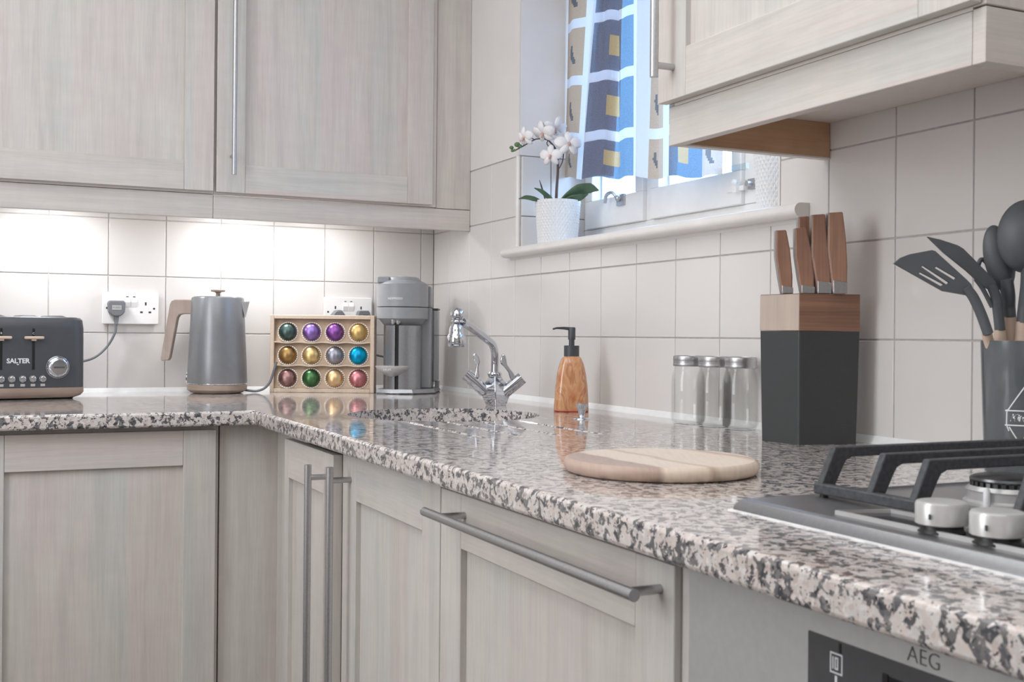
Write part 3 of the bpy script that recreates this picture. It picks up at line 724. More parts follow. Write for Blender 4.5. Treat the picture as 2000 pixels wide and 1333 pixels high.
obj('aerator', MB().lathe([(.0155, hz(677)), (.0185, hz(678)), (.0205, hz(671)), (.0208, hz(657)), (.0190, hz(655)), (.0172, hz(653)), (.0168, hz(645)), (.0140, hz(637)), (.009, hz(633)), (.008, hz(630))], (hx-.002, hy, 0), 32), 'chrome', tp)
# ------------------------------------------------------------------ waste knob
L = (-.187, -1.285, 0); q = Sc(L)
wk = thing('waste_control_knob', 'small chrome pop-up waste knob on the worktop in front of the soap dispenser', 'knob', L, FACE)
ring = []
for (r, z) in ((.011, 0), (.011, .002), (.005, .003), (.0055, .010), (.010, .026), (.0115, .031)):
    ring.append([(r*(1+.10*math.cos(8*2*PI*i/48))*math.cos(2*PI*i/48), r*(1+.10*math.cos(8*2*PI*i/48))*math.sin(2*PI*i/48), z) for i in range(48)])
obj('knob', MB().loft(ring), 'chrome', wk)
obj('base_ring', MB().lathe([(.017, 0), (.017, .0015), (.010, .003)], n=32), 'chrome', wk)
# ------------------------------------------------------------------ soap dispenser
L = (-.098, -1.075, 0); q = Sc(L)
sd = thing('soap_dispenser', 'amber marbled soap dispenser with dark grey pump on the worktop', 'dispenser', L, FACE)
def rrect(hx, hy, z, n=8, e=3.2):
    out = []
    for i in range(n*4):
        a = 2*PI*i/(n*4); c_, s_ = math.cos(a), math.sin(a)
        out.append((hx*math.copysign(abs(c_)**(2/e), c_), hy*math.copysign(abs(s_)**(2/e), s_), z))
    return out
W = lambda a, b: (b-a)/2*q.s
zs = lambda py: q.z(py)
obj('bottle', MB().loft([rrect(.036, .026, 0), rrect(.0375, .027, .002), rrect(W(1073, 1141), .028, .010), rrect(W(1075, 1139), .0275, zs(760)), rrect(W(1078.5, 1135), .026, zs(730)), rrect(W(1084, 1131), .0235, zs(710)), rrect(W(1090, 1127), .020, zs(699)), rrect(W(1093, 1123), .0165, zs(696.5))]), 'amber', sd)
obj('base_rim', MB().loft([rrect(.0365, .0265, .0001), rrect(.0378, .0274, .0012), rrect(.0378, .0274, .0026), rrect(.037, .0268, .0028)]), M['red_rim'], sd)
obj('collar', MB().lathe([(W(1092.5, 1122.5), zs(697)), (W(1092.5, 1122.5), zs(676)), (W(1093.5, 1121.5), zs(675.3))], n=32, smooth=False), 'dark_plastic', sd, smooth=40)
pm = MB().lathe([(W(1102, 1113), zs(676)), (W(1102, 1113), zs(663))], n=20).lathe([(W(1101, 1115.5), zs(664)), (W(1101, 1115.5), zs(641)), (W(1102.5, 1114), zs(639.5))], n=24)
pm.tube([(0, 0, zs(643)), (q.x(1092)-q.x(1108), -.004, zs(641.5)), (q.x(1078)-q.x(1108), -.008, zs(641.5)), (q.x(1071)-q.x(1108), -.01, zs(643.5))], [(.004, .004), (.0035, .003), (.003, .0022), (.003, .002)], 12)
obj('pump', pm, 'dark_plastic', sd, smooth=50)
# ------------------------------------------------------------------ sockets
def socket(name, label, x0, x1, z0, z1, low):
    t = thing(name, label, 'socket', ((x0+x1)/2, -.001, z0), group='double wall sockets')
    obj('back_box', MB().box((x0+.004, -.006, z0+.003), (x1-.004, -.0004, z1-.003)), 'white_plastic', t, world=True)
    obj('faceplate', MB().box((x0, -.013, z0), (x1, -.006, z1)), 'white_plastic', t, world=True, bev=.002)
    xm = (x0+x1)/2
    for s in (-.0088, .0088):
        sw = obj('rocker_switch', MB().add([(xm+s-.0072, -.0135, z1-.040), (xm+s+.0072, -.0135, z1-.040), (xm+s+.0072, -.0170, z1-.026), (xm+s-.0072, -.0170, z1-.026), (xm+s-.0072, -.0125, z1-.014), (xm+s+.0072, -.0125, z1-.014),
                 (xm+s-.0072, -.012, z1-.040), (xm+s+.0072, -.012, z1-.040), (xm+s-.0072, -.012, z1-.014), (xm+s+.0072, -.012, z1-.014)],
                 [(0, 1, 2, 3), (3, 2, 5, 4), (0, 3, 4, 8, 6), (1, 7, 9, 5, 2), (4, 5, 9, 8), (0, 6, 7, 1)]), 'white_plastic', t, world=True)
        obj('marker', MB().box((xm+s-.003, -.0135, z1-.0125), (xm+s+.003, -.0128, z1-.0105)), 'slot', sw, world=True)
    for cx_ in (x0+.034, x1-.034):
        pz = z0+.044
        for (dx, dz, ww, hh) in ((0, .012, .0042, .0085), (-.011, -.011, .0068, .0046), (.011, -.011, .0068, .0046)):
            obj('pin_hole', MB().box((cx_+dx-ww/2, -.0134, pz+dz-hh/2), (cx_+dx+ww/2, -.0129, pz+dz+hh/2)), 'slot', t, world=True)
    for s in (x0+.012, x1-.012):
        obj('screw', MB().lathe([(.0028, -.0136), (.0028, -.0129)], (s, 0, (z0+z1)/2), 12, 'y'), 'slot', t, world=True)
    return t
socket('wall_socket', 'white double wall socket behind the toaster, grey plug in its left half', -.957, -.811, .185, .271, 0)
socket('wall_socket', 'white double wall socket behind the capsule box, holding two plugs', -.346, -.200, .185, .271, 0)
def plug(label, x, z, style, cord=None):
    t = thing('plug', label, 'plug', (x, -.014, z))
    if style == 0:
        sh = [(-.023, .016), (-.019, .022), (.019, .022), (.023, .016), (.021, -.010), (.010, -.0205), (-.010, -.0205), (-.021, -.010)]
        b_ = MB().slab(sh, -.024, 0); obj('body', b_, 'grey_plastic', t, bev=.005, seg=3)
        obj('rating_label', MB().box((-.012, -.0247, -.003), (.012, -.024, .009)), 'silver_plastic', t)
        text('lettering', 'FUSED', .007, FR(0, .003, -.0248), 'grey_plastic', t, .0001)
        obj('strain_relief', MB().lathe([(.0075, -.019), (.0065, -.026), (.0072, -.027), (.006, -.031), (.0065, -.032), (.005, -.037), (.0055, -.038), (.0045, -.043)], (0, -.012, 0), 18), 'grey_plastic', t)
    elif style == 1:
        obj('body', MB().slab([(-.026, -.02), (-.022, .0), (-.010, .0145), (-.004, .0165), (.006, .0165), (.010, .0145), (.022, -.002), (.026, -.02)], -.026, 0), 'grey_plastic', t, bev=.004)
        obj('screw', MB().ball((-.027, -.012, -.003), .003), 'slot', t)
    else:
        obj('body', MB().slab([(-.024, -.02), (-.016, .012), (-.013, .0155), (.014, .0155), (.018, .010), (.026, -.02)], -.024, 0), 'grey_plastic', t, bev=.002)
        obj('ridge', MB().box((-.004, -.026, -.006), (.012, -.024, -.004)).box((-.004, -.026, .001), (.012, -.024, .003)), 'dark_plastic', t)
    if cord: obj('cable', MB().tube(bez([(a-x, b+.014, c_-z) for a, b, c_ in cord], 8), .0033, 10), 'cable', t)
    return t
plug('grey plug with label, its cable curving down behind the toaster', -.9225, .226, 0, [(-.9225, -.026, .184), (-.926, -.028, .160), (-.945, -.03, .125), (-.975, -.04, .097), (-1.01, -.05, .085), (-1.06, -.06, .080), (-1.10, -.07, .075)])
plug('left rounded grey plug peeping over the capsule box', -.308, .217, 1)
plug('right angular grey plug peeping over the capsule box', -.232, .2175, 2, [(-.232, -.025, .195), (-.215, -.03, .15), (-.205, -.035, .11), (-.17, -.03, .098), (-.13, -.05, .095)])

# ------------------------------------------------------------------ toaster
L = (-1.175, -.326, 0); tr_ = math.radians(8)
to = thing('toaster', 'charcoal four-slice toaster with wood-look base at the left edge', 'toaster', L, tr_)
HW, TD, TZ = .156, .19, .196
def rbox(hx, y0, y1, z, r=.028, n=6):
    out = []
    for (cx, cy, a0) in ((hx-r, y1-r, 0), (-hx+r, y1-r, PI/2), (-hx+r, y0+r, PI), (hx-r, y0+r, 3*PI/2)):
        for i in range(n+1):
            a = a0+PI/2*i/n; out.append((cx+r*math.cos(a), cy+r*math.sin(a), z))
    return out
obj('foot_plate', MB().loft([rbox(HW-.022, .018, TD-.018, 0), rbox(HW-.018, .014, TD-.014, .006)]), 'black', to, smooth=40)
obj('base_band', MB().loft([rbox(HW-.018, .012, TD-.012, .004), rbox(HW-.006, .004, TD-.004, .009), rbox(HW, 0, TD, .017), rbox(HW, 0, TD, .0285)]), 'oak_h', to, smooth=40, label='wood-look base band')
obj('body', MB().loft([rbox(HW-.0005, .0005, TD-.0005, .029), rbox(HW-.001, .001, TD-.001, .17), rbox(HW-.0035, .003, TD-.003, TZ-.005), rbox(HW-.008, .008, TD-.008, TZ)]), 'toaster', to, smooth=40)
obj('top_plate', MB().loft([rbox(HW-.012, .012, TD-.012, TZ), rbox(HW-.014, .014, TD-.014, TZ+.0018)]), 'steel_dark', to, smooth=40)
for sx in (-.115, -.04, .035, .098):
    obj('bread_slot', MB().add([(sx-.022, .04, TZ+.0015), (sx+.022, .04, TZ+.0015), (sx+.022, .165, TZ+.0015), (sx-.022, .165, TZ+.0015), (sx-.014, .045, TZ+.006), (sx+.010, .045, TZ+.006), (sx+.010, .16, TZ+.006), (sx-.014, .16, TZ+.006)],
        [(0, 1, 5, 4), (1, 2, 6, 5), (2, 3, 7, 6), (3, 0, 4, 7), (4, 5, 6, 7)]), 'dark_plastic', to)
cx0 = -.0
for lx, ch in ((-.0355, 'B'), (.0355, 'C')):
    obj('lever_slot', MB().box((cx0+lx-.0028, -.0006, .072), (cx0+lx+.0028, .002, .170)), 'black', to, bev=.0006)
    lv = obj('lever', MB().box((cx0+lx-.022, -.014, .1445), (cx0+lx+.022, -.005, .1515)), 'beech', to, bev=.003, seg=3, label='pale wood lever')
    obj('lever_stem', MB().box((cx0+lx-.005, -.009, .1405), (cx0+lx+.005, .001, .1455)), 'beech', lv)
    text('lettering', ch, .007, FR(cx0+lx, .158, -.0009), 'print_white', to, .0001)
text('lettering', 'SALTER', .0155, FR(cx0+.002, .0925, -.0002), 'print_white', to, .0002, off=.0005, spacing=.98)
obj('logo_mark', MB().slab([(-.002, .0855), (.005, .0855), (.0015, .0825)], -.0006, .001), 'print_white', to)
kb = obj('dial', MB().lathe([(.0265, .001), (.0265, -.001), (.025, -.0015), (.0245, -.002), (.0200, -.003), (.0195, -.016), (.0175, -.0175)], (cx0+.0905, 0, .0775), 40, 'y'), 'chrome', to, smooth=40)
obj('dial_ring', MB().lathe([(.0255, -.0006), (.0255, -.0022), (.0205, -.0022), (.0205, -.0006)], (cx0+.0905, 0, .0775), 40, 'y'), 'dark_plastic', kb, smooth=40)
obj('pointer', MB().box((cx0+.0905-.012, -.0205, .0755), (cx0+.0905+.012, -.017, .0795)), 'steel_dark', kb)
for i in range(9):
    a = math.radians(-40+i*32.5)
    obj('tick', MB().ball((cx0+.0905-.0232*math.cos(a), -.0026, .0775+.0232*math.sin(a)), .0011, 8, 6), 'print_white', kb)
for i, bx in enumerate((-.0345, -.0115, .0125, .035, .057)):
    bt = obj('push_button', MB().lathe([(.0085, .001), (.0085, -.002), (.0075, -.003), (.0062, -.003), (.0058, -.0065), (.0045, -.007)], (cx0+bx, 0, .0505), 24, 'y'), 'chrome', to, smooth=40)
    obj('button_symbol', MB().box((cx0+bx-.005, -.0004, .0325), (cx0+bx+.005, .001, .0385)), 'silver_plastic', to)

# ------------------------------------------------------------------ kettle
L = (-.668, -.105, 0); q = Sc(L)
ke = thing('kettle', 'satin grey jug kettle with wood-look handle and lid knob', 'kettle', L, FACE)
kc = q.x(425)
obj('base', MB().lathe([(.060, 0), (.068, .002), (.079, .010), (.0800, .0215), (.077, .0235)], (kc, 0, 0), 48), 'oak_h', ke, smooth=40, label='round wood-look power base')
obj('chrome_band', MB().lathe([(.0765, .0235), (.0785, .0255), (.0785, .0275)], (kc, 0, 0), 48), 'chrome', ke)
obj('body', MB().lathe([(.0790, .0275), (.0800, .030), (.0775, .09), (.0735, .17), (.0695, q.z(583)-.002), (.0680, q.z(582))], (kc, 0, 0), 64), 'kettle', ke, smooth=40)
obj('lid', MB().lathe([(.066, q.z(582)-.001), (.064, q.z(580.5)), (.02, q.z(580))], (kc, 0, 0), 48), 'kettle', ke, smooth=40)
obj('lid_knob', MB().lathe([(.006, q.z(580.5)), (.0055, q.z(573)), (.009, q.z(571)), (.0185, q.z(570)), (.0195, q.z(567.5)), (.018, q.z(566.5))], (kc, 0, 0), 32), 'oak_h', ke, smooth=40, label='wood-look lid knob')
hp = [(380, 586), (343, 586), (336, 589), (333, 596), (316, 703), (318, 706), (331, 705), (334, 700), (348, 622), (352, 616), (358, 614.5), (380, 614.5)]
obj('handle', MB().slab([(q.x(a), q.z(b)) for a, b in hp], -.011, .011), 'oak', ke, bev=.003, seg=3, label='wood-look L-shaped handle')
obj('spout', MB().add([(q.x(473), -.016, q.z(590)), (q.x(473), .016, q.z(590)), (q.x(487), 0, q.z(589)), (q.x(479), -.006, q.z(620)), (q.x(479), .006, q.z(620)), (q.x(472), -.014, q.z(592)), (q.x(472), .014, q.z(592))],
    [(0, 2, 3), (1, 4, 2), (2, 4, 3), (0, 1, 2), (0, 3, 5), (1, 6, 4), (5, 3, 4, 6), (0, 5, 6, 1)]), 'chrome', ke)
obj('switch', MB().slab([(q.x(366), q.z(728)), (q.x(371), q.z(728)), (q.x(372), q.z(747)), (q.x(368), q.z(751)), (q.x(365), q.z(746))], -.008, .008), 'silver_plastic', ke, bev=.001)
obj('switch_mark', MB().box((q.x(365.8), -.0085, q.z(733)), (q.x(368), -.0078, q.z(731))).box((q.x(365.5), -.0085, q.z(744)), (q.x(368), -.0078, q.z(738))), 'black', ke)
obj('cord', MB().tube(bez([(kc+.07, .02, .008), (q.x(486), .02, .006), (q.x(498), .024, .005), (q.x(512), .03, .012), (q.x(522), .035, .028), (q.x(527), .04, .050), (q.x(534), .045, .085)], 8), .0035, 10), 'cable', ke)

# ------------------------------------------------------------------ capsule box
L = (-.386, -.172, 0); q = Sc(L)
bx = thing('capsule_box', 'kraft board display box with three rows of coffee capsules', 'box', L, FACE)
X0, X1, Z1 = q.x(527.5), q.x(731), q.z(616)
D = .055; t_ = .011
for nm, a, b in (('side_panel', (X0, 0, 0), (X0+t_, D, Z1)), ('side_panel', (X1-t_, 0, 0), (X1, D, Z1)), ('top_panel', (X0+t_, 0, Z1-t_), (X1-t_, D, Z1)), ('bottom_panel', (X0+t_, 0, 0), (X1-t_, D, t_))):
    obj(nm, MB().box(a, b), 'kraft', bx, bev=.0015)
obj('back_panel', MB().box((X0+t_, D-.004, t_), (X1-t_, D-.001, Z1-t_)), 'kraft_in', bx)
rowz = [q.z(v) for v in (740, 695, 649.5)]; shelf = [t_+.0005, q.z(714), q.z(669)]
colx = [q.x(v) for v in (560.5, 607, 653, 699)]
for i, zc in enumerate(rowz):
    zlo = shelf[i]; zhi = (shelf[i+1] if i < 2 else Z1-t_)-.001
    obj('insert_panel', MB().add([(X0+t_+.0005, .010, zlo), (X1-t_-.0005, .010, zlo), (X1-t_-.0005, .024, zhi), (X0+t_+.0005, .024, zhi), (X0+t_+.0005, .013, zlo), (X1-t_-.0005, .013, zlo), (X1-t_-.0005, .027, zhi), (X0+t_+.0005, .027, zhi)],
        [(0, 1, 2, 3), (5, 4, 7, 6), (0, 4, 5, 1), (3, 2, 6, 7), (0, 3, 7, 4), (1, 5, 6, 2)]), 'kraft_in', bx)
    if i:
        sh = MB(); n = 48; up = []; dn = []
        for k_ in range(n+1):
            x_ = X0+t_+(X1-X0-2*t_)*k_/n
            dz = .0022*math.cos(2*PI*(x_-colx[0])/(colx[1]-colx[0])); up.append((x_, zlo-.0002-dz*.6+.001)); dn.append((x_, zlo-.003-dz*.6))
        sh.slab(dn+up[::-1], .002, .0095); obj('ledge', sh, 'kraft', bx)
foils = {'dg': ((92, 112, 108), (70, 88, 84)), 'vb': ((140, 118, 190), (150, 110, 170)), 'pu': ((120, 70, 140), (150, 96, 170)), 'go': ((214, 184, 124), (192, 158, 98)), 'br': ((176, 142, 92), (150, 118, 72)), 'pg': ((224, 200, 150), (206, 176, 118)),
         'si': ((172, 172, 182), (140, 140, 152)), 'cy': ((0, 176, 214), (20, 140, 190)), 'mv': ((164, 128, 124), (132, 100, 98)), 'gr': ((86, 128, 84), (60, 98, 62)), 'pe': ((232, 204, 160), (214, 176, 128)), 'ro': ((204, 140, 142), (180, 108, 116))}
M['flange'] = plain('capsule_flange', (214, 202, 190), 0.35, 0.6)
M['notch'] = plain('capsule_notch', (70, 60, 56), 0.6)
lay = [[('mv', 'mauve-brown'), ('gr', 'leaf green'), ('pe', 'pale peach gold'), ('ro', 'rose pink')], [('br', 'dark bronze gold'), ('pg', 'light champagne gold'), ('si', 'silver grey'), ('cy', 'bright cyan blue')], [('dg', 'dark grey-green'), ('vb', 'lilac-violet'), ('pu', 'deep purple'), ('go', 'mustard gold')]]
rown = ['bottom', 'middle', 'top']
rim = MB(); ro = []
nT = 56
def gear(r0, r1, y): return [((r1 if (i//2) % 2 else r0)*math.cos(2*PI*i/nT), y, (r1 if (i//2) % 2 else r0)*math.sin(2*PI*i/nT)) for i in range(nT)]
rim_me = MB().loft([gear(.0288, .0288, .0), gear(.0288, .0288, -.001)], True, False).mesh('flange'); rim_me.materials.append(M['flange'])
nt_me = MB()
for i in range(26):
    a = 2*PI*i/26; c_, s_ = math.cos(a), math.sin(a); u_ = (-s_, c_); ww = .0010
    pts = [(.0246*c_-u_[0]*ww, .0246*s_-u_[1]*ww), (.0246*c_+u_[0]*ww, .0246*s_+u_[1]*ww), (.0272*c_+u_[0]*ww, .0272*s_+u_[1]*ww), (.0272*c_-u_[0]*ww, .0272*s_-u_[1]*ww)]
    nt_me.slab(pts, -.0016, -.0008)
nt_me = nt_me.mesh('crimp'); nt_me.materials.append(M['notch'])
dprof = [(.0250, -.001), (.0248, -.006), (.0232, -.012), (.0200, -.0175), (.0150, -.0215), (.0085, -.0240), (.002, -.0246)]
Rz = Matrix.Rotation(FACE, 3, 'Z')
for r_ in range(3):
    for c_ in range(4):
        kx, cn = lay[r_][c_]
        zl = rowz[r_]; t2 = (zl-shelf[r_])/(.062)
        lp = Vector((colx[c_], .010+.014*min(1, max(0, t2))-.002, zl))
        wp = Vector(L)+Rz @ lp
        t = thing('coffee_capsule', '%s coffee capsule in the %s row of the kraft box, %s' % (cn, rown[r_], ['first from left', 'second from left', 'third from left', 'at right end'][c_]), 'capsule', wp, FACE, 'coffee capsules in the kraft box')
        t.rotation_euler = (math.radians(-12), 0, FACE)
        dm = MB().lathe(dprof, n=36, ax='y').mesh('dome'); dm.materials.append(foil('foil_'+kx, *foils[kx]))
        obj('dome', None, None, t, me=dm)
        obj('flange', None, None, t, me=rim_me); obj('crimp', None, None, t, me=nt_me)

# ------------------------------------------------------------------ coffee machine
L = (-.211, -.308, 0); q = Sc(L)
cm = thing('coffee_machine', 'grey capsule coffee machine in the corner beside the capsule box', 'coffee machine', L, FACE)
X = q.x; Zm = q.z; RH = (832-729.5)/2*q.s; HC = (X(780.7), RH)
obj('base_plate', MB().loft([[(X(735), .02, 0), (X(765), 0.0, 0), (X(806), 0.0, 0), (X(846), .055, 0), (X(849), .21, 0), (X(745), .21, 0)],
    [(X(733), .018, .003), (X(765), -.003, .003), (X(808), -.003, .003), (X(849), .053, .003), (X(852), .212, .003), (X(743), .212, .003)],
    [(X(735), .02, .013), (X(766), .002, .013), (X(806), .002, .013), (X(846), .055, .013), (X(848), .21, .013), (X(745), .21, .013)]], True, False), 'machine_metal', cm, bev=.0015)
hb = lambda py: Zm(py, 781)
def cyl(z0, z1, r=RH, extra=0): return MB().lathe([(r-.0012, z0), (r, z0+.0012), (r, z1-.0012), (r-.0012, z1)], (HC[0], HC[1], 0), 56)
obj('lid_ring', cyl(hb(599), hb(553)), 'machine', cm, smooth=40)
obj('head_gap', MB().lathe([(RH-.004, hb(601)), (RH-.004, hb(598))], (HC[0], HC[1], 0), 48), 'black', cm)
obj('brew_head', cyl(hb(623), hb(600.5)), 'machine', cm, smooth=40)
top = MB().lathe([(RH-.003, hb(553.2)), (RH-.012, hb(549)), (RH-.022, hb(546)), (RH-.026, hb(541)), (RH-.034, hb(539)), (.004, hb(538.5))], (HC[0], HC[1], 0), 48)
obj('lid_dome', top, 'machine', cm, smooth=35)
obj('push_button', MB().lathe([(.016, hb(541.5)), (.016, hb(538.3)), (.014, hb(537.8))], (HC[0]+.004, HC[1]-.02, 0), 28), 'silver_plastic', cm, smooth=40)
obj('lid_latch', MB().box((X(733), .03, hb(552)), (X(757), .12, hb(539))), 'machine', cm, bev=.003, label='raised lid lever')
obj('chin', MB().loft([[(HC[0]+.054*math.cos(2*PI*i/40)*.94, HC[1]+.012+.050*math.sin(2*PI*i/40), hb(637)) for i in range(40)],
    [(HC[0]+(RH-.006)*math.cos(2*PI*i/40), HC[1]+(RH-.006)*math.sin(2*PI*i/40), hb(622.5)) for i in range(40)]]), 'machine', cm, smooth=40)
obj('outlet', MB().lathe([(.005, hb(634)), (.008, hb(630)), (.0085, hb(624))], (X(766), .022, 0), 16).lathe([(.005, hb(634)), (.008, hb(630)), (.0085, hb(624))], (X(776), .022, 0), 16), 'steel', cm)
# front column: two curved cheeks with a dark slot between them
def cheek(a0, a1, cx, cy, r, z0, z1, n=14, back=.12):
    pts = [(cx+r*math.cos(a0+(a1-a0)*i/n), cy+r*math.sin(a0+(a1-a0)*i/n)) for i in range(n+1)]
    pts += [(pts[-1][0], back), (pts[0][0], back)]
    return MB().prism(pts, z0, z1)
cr = (820-745)/2*q.s; ccx = X(782)
obj('column', cheek(math.radians(180), math.radians(252), ccx, .062, cr, .013, hb(636)), 'machine_metal', cm, smooth=25)
obj('column', cheek(math.radians(264), math.radians(360), ccx, .062, cr, .013, hb(636)), 'machine_metal', cm, smooth=25)
obj('slide_slot', MB().box((X(771), .018, .013), (X(778), .05, hb(630))), 'black', cm)
obj('rear_body', MB().box((X(752), .085, .013), (X(838), .205, hb(600))), 'machine', cm, bev=.004)
obj('rear_body', MB().box((X(752), .095, hb(600)), (X(836), .195, hb(556))), 'machine', cm, bev=.004)
tray = MB().loft([[(X(766)+.008*math.cos(2*PI*i/32), .03+.012*math.sin(2*PI*i/32), hb(737)) for i in range(32)], [(X(766)+.022*math.cos(2*PI*i/32), .020+.022*math.sin(2*PI*i/32), hb(733)) for i in range(32)],
    [(X(766)+.043*math.cos(2*PI*i/32), .012+.036*math.sin(2*PI*i/32), hb(722)) for i in range(32)], [(X(766)+.0465*math.cos(2*PI*i/32), .010+.038*math.sin(2*PI*i/32), hb(716.5)) for i in range(32)], [(X(766)+.0465*math.cos(2*PI*i/32), .010+.038*math.sin(2*PI*i/32), hb(715.5)) for i in range(32)]])
obj('cup_tray', tray, 'silver_plastic', cm, smooth=40)
tk = obj('water_tank', MB().box((X(822), .13, .03), (X(848), .215, hb(603))), 'acrylic', cm, bev=.004)
obj('tank_lid', MB().box((X(821), .128, hb(603)), (X(849), .217, hb(600))), 'dark_plastic', cm)
obj('tank_foot', MB().box((X(842), .16, .013), (X(850), .2, .03)), 'machine', cm)
bt_ = FR
def wrap(px, py, y0, r):
    x0_ = X(px); z0_ = hb(py)
    def f(x, y, z):
        xx = x0_+x; dx = xx-HC[0]
        return Vector((xx, HC[1]-math.sqrt(max(r*r-dx*dx, 0))-.0004-z, z0_+y))
    return f
text('lettering', 'NESPRESSO', .0078, wrap(771, 583.5, 0, RH), 'print_white', cm, .0002, off=.0002, spacing=1.05)
obj('logo_mark', MB().slab([(X(753), hb(579)), (X(757), hb(581)), (X(760), hb(579)), (X(759.5), hb(586)), (X(756), hb(584)), (X(753.5), hb(585))], .014, .020), 'print_white', cm)
text('lettering', 'KRUPS', .0075, FR(X(759), hb(722.5), -.0268), 'print_white', cm, .0002)

# ------------------------------------------------------------------ jars
def jar(loc, pl, label):
    qq = Sc(loc); R = .0318; h = .112
    t = thing('glass_jar', label, 'jar', loc, FACE, 'empty glass jars along the tiled wall')
    out = [(.020, .0), (.026, .0), (R-.001, .007), (R, .014), (R, .080), (R-.001, .090), (.027, .102), (.0258, .106), (.0258, .113)]
    inn = [(r-.0022, max(z, .003)) for r, z in out]
    g = MB().lathe(out, n=44, cap=False).lathe(inn[::-1], n=44, cap=False)
    n = 44; 
    g.add([(.020*math.cos(2*PI*i/n), .020*math.sin(2*PI*i/n), .0) for i in range(n)], [list(range(n))[::-1]])
    g.add([(.0178*math.cos(2*PI*i/n), .0178*math.sin(2*PI*i/n), .003) for i in range(n)], [list(range(n))])
    obj('jar_body', g, 'jar_glass', t)
    obj('lid', MB().lathe([(.0275, .1085), (.0285, .110), (.0285, .113), (.0278, .1145), (.0285, .116), (.0278, .1175), (.0285, .119), (.0285, .1265), (.0275, .128), (.024, .1285), (.0235, .1275)], n=44), 'steel', t, smooth=50, label='ribbed silver screw lid')
    return t
jar((-.058, -1.462, 0), 0, 'empty glass jar with silver lid, leftmost of three by the tiled wall')
jar((-.050, -1.532, 0), 0, 'empty glass jar with silver lid, middle one of the three')
jar((-.042, -1.602, 0), 0, 'empty glass jar partly hidden behind the knife block')

# ------------------------------------------------------------------ knife block
A, B, Cc = (-.143, -1.790), (-.134, -1.871), (-.036, -1.890)
Dd = (A[0]+Cc[0]-B[0], A[1]+Cc[1]-B[1])
cen = ((A[0]+Cc[0])/2, (A[1]+Cc[1])/2)
kn = thing('knife_block', 'black knife block with brown wooden top on the worktop', 'knife block', (cen[0], cen[1], 0))
def quad(sc_, z): return [(cen[0]+(p[0]-cen[0])*sc_, cen[1]+(p[1]-cen[1])*sc_, z) for p in (A, B, Cc, Dd)]
ZW, ZK = .1735, .2305
obj('body', MB().loft([quad(.98, 0), quad(1.0, .06), quad(1.035, ZW)], True, False), 'block_grey', kn, world=True, bev=.002)
obj('top_block', MB().loft([quad(1.035, ZW+.0004), quad(1.03, ZK)], True, False), 'acacia', kn, world=True, bev=.0008, label='brown wooden top')
# left face of the top: the light falling on it is painted as paler wood
qa, qb = quad(1.0325, 0)[0], quad(1.0325, 0)[1]
obj('lit_face', MB().add([(qa[0]-.0006, qa[1]-.0005, ZW+.001), (qb[0]-.0006, qb[1]+.0008, ZW+.001), (qb[0]-.0003, qb[1]+.0008, ZK-.001), (qa[0]-.0003, qa[1]-.0005, ZK-.001),
     (qa[0]+.003, qa[1]-.0005, ZW+.001), (qb[0]+.003, qb[1]+.0008, ZW+.001), (qb[0]+.003, qb[1]+.0008, ZK-.001), (qa[0]+.003, qa[1]-.0005, ZK-.001)],
     [(0, 1, 2, 3), (4, 7, 6, 5), (0, 4, 5, 1), (3, 2, 6, 7), (0, 3, 7, 4), (1, 5, 6, 2)]), 'acacia_pale', kn, world=True, label='left face with bright light painted in')
for i in range(5):
    sx = cen[0]-.036+i*.018
    obj('knife_slot', MB().box((sx-.0015, cen[1]-.02, ZK-.001), (sx+.0015, cen[1]+.02, ZK+.0003)), 'black', kn, world=True)
# knives: handle outline in the photo plane, steel bolster and steel end cap
def knife(label, depth, quadpx, bol, w_=.008, spine=.35):
    base = Vector((cen[0], cen[1], 0)) + DD*depth
    xb = Sc(tuple(base)); bpx = (quadpx[0][0]+quadpx[-1][0])/2
    loc = base + RR*((bpx-xb.px0)*xb.s); loc.z = ZK+.0006
    s_ = Sc(tuple(loc))
    t = thing('kitchen_knife', label, 'knife', loc, FACE, 'knives in the knife block')
    pts = [s_.p(a, b) for a, b in quadpx]          # outline, from bottom left clockwise
    poly = [(p[0], p[2]) for p in pts]
    obj('handle', MB().slab(poly, -w_, w_), 'acacia_v', t, bev=.0025, seg=3)
    # steel spine strip on the left edge and end cap
    L_ = poly[:spine_n]; st_ = [(p[0]-.0004, p[1]) for p in L_]+[(p[0]+.0018, p[1]) for p in L_[::-1]]
    obj('tang', MB().slab(st_, -w_*.75, w_*.75), 'steel', t)
    b0, b1, bz_ = bol
    zb_ = s_.z(bz_); x0, x1 = poly[0][0], poly[-1][0]
    obj('bolster', MB().slab([(x0-.0005, 0.0), (x0-.0008, zb_+.003), (x1+.0008, zb_), (x1+.0008, 0.0)], -w_-.0008, w_+.0008), 'steel', t, bev=.001)
    return t
spine_n = 4
knife('narrow brown-handled knife, leftmost and shortest in the block', -.012, [(1525, 575), (1519, 545), (1512, 500), (1512, 451), (1532, 450), (1540, 490), (1545, 540), (1545, 575)], (0, 0, 562))
knife('brown-handled knife standing second from left in the block', -.020, [(1563, 575), (1557, 545), (1550, 500), (1549, 447), (1571, 445), (1581, 490), (1587, 540), (1587, 575)], (0, 0, 561))
knife('dark brown-handled knife, tall, between the second and rightmost handles', -.026, [(1594, 575), (1590, 545), (1582, 500), (1581, 421), (1607, 419), (1612, 480), (1618, 530), (1619, 575)], (0, 0, 553), .009)
knife('widest and tallest knife handle, at the right of the block', -.032, [(1624, 575), (1620, 545), (1613, 490), (1613, 417), (1641, 415), (1648, 470), (1651, 520), (1650, 575)], (0, 0, 552), .010)
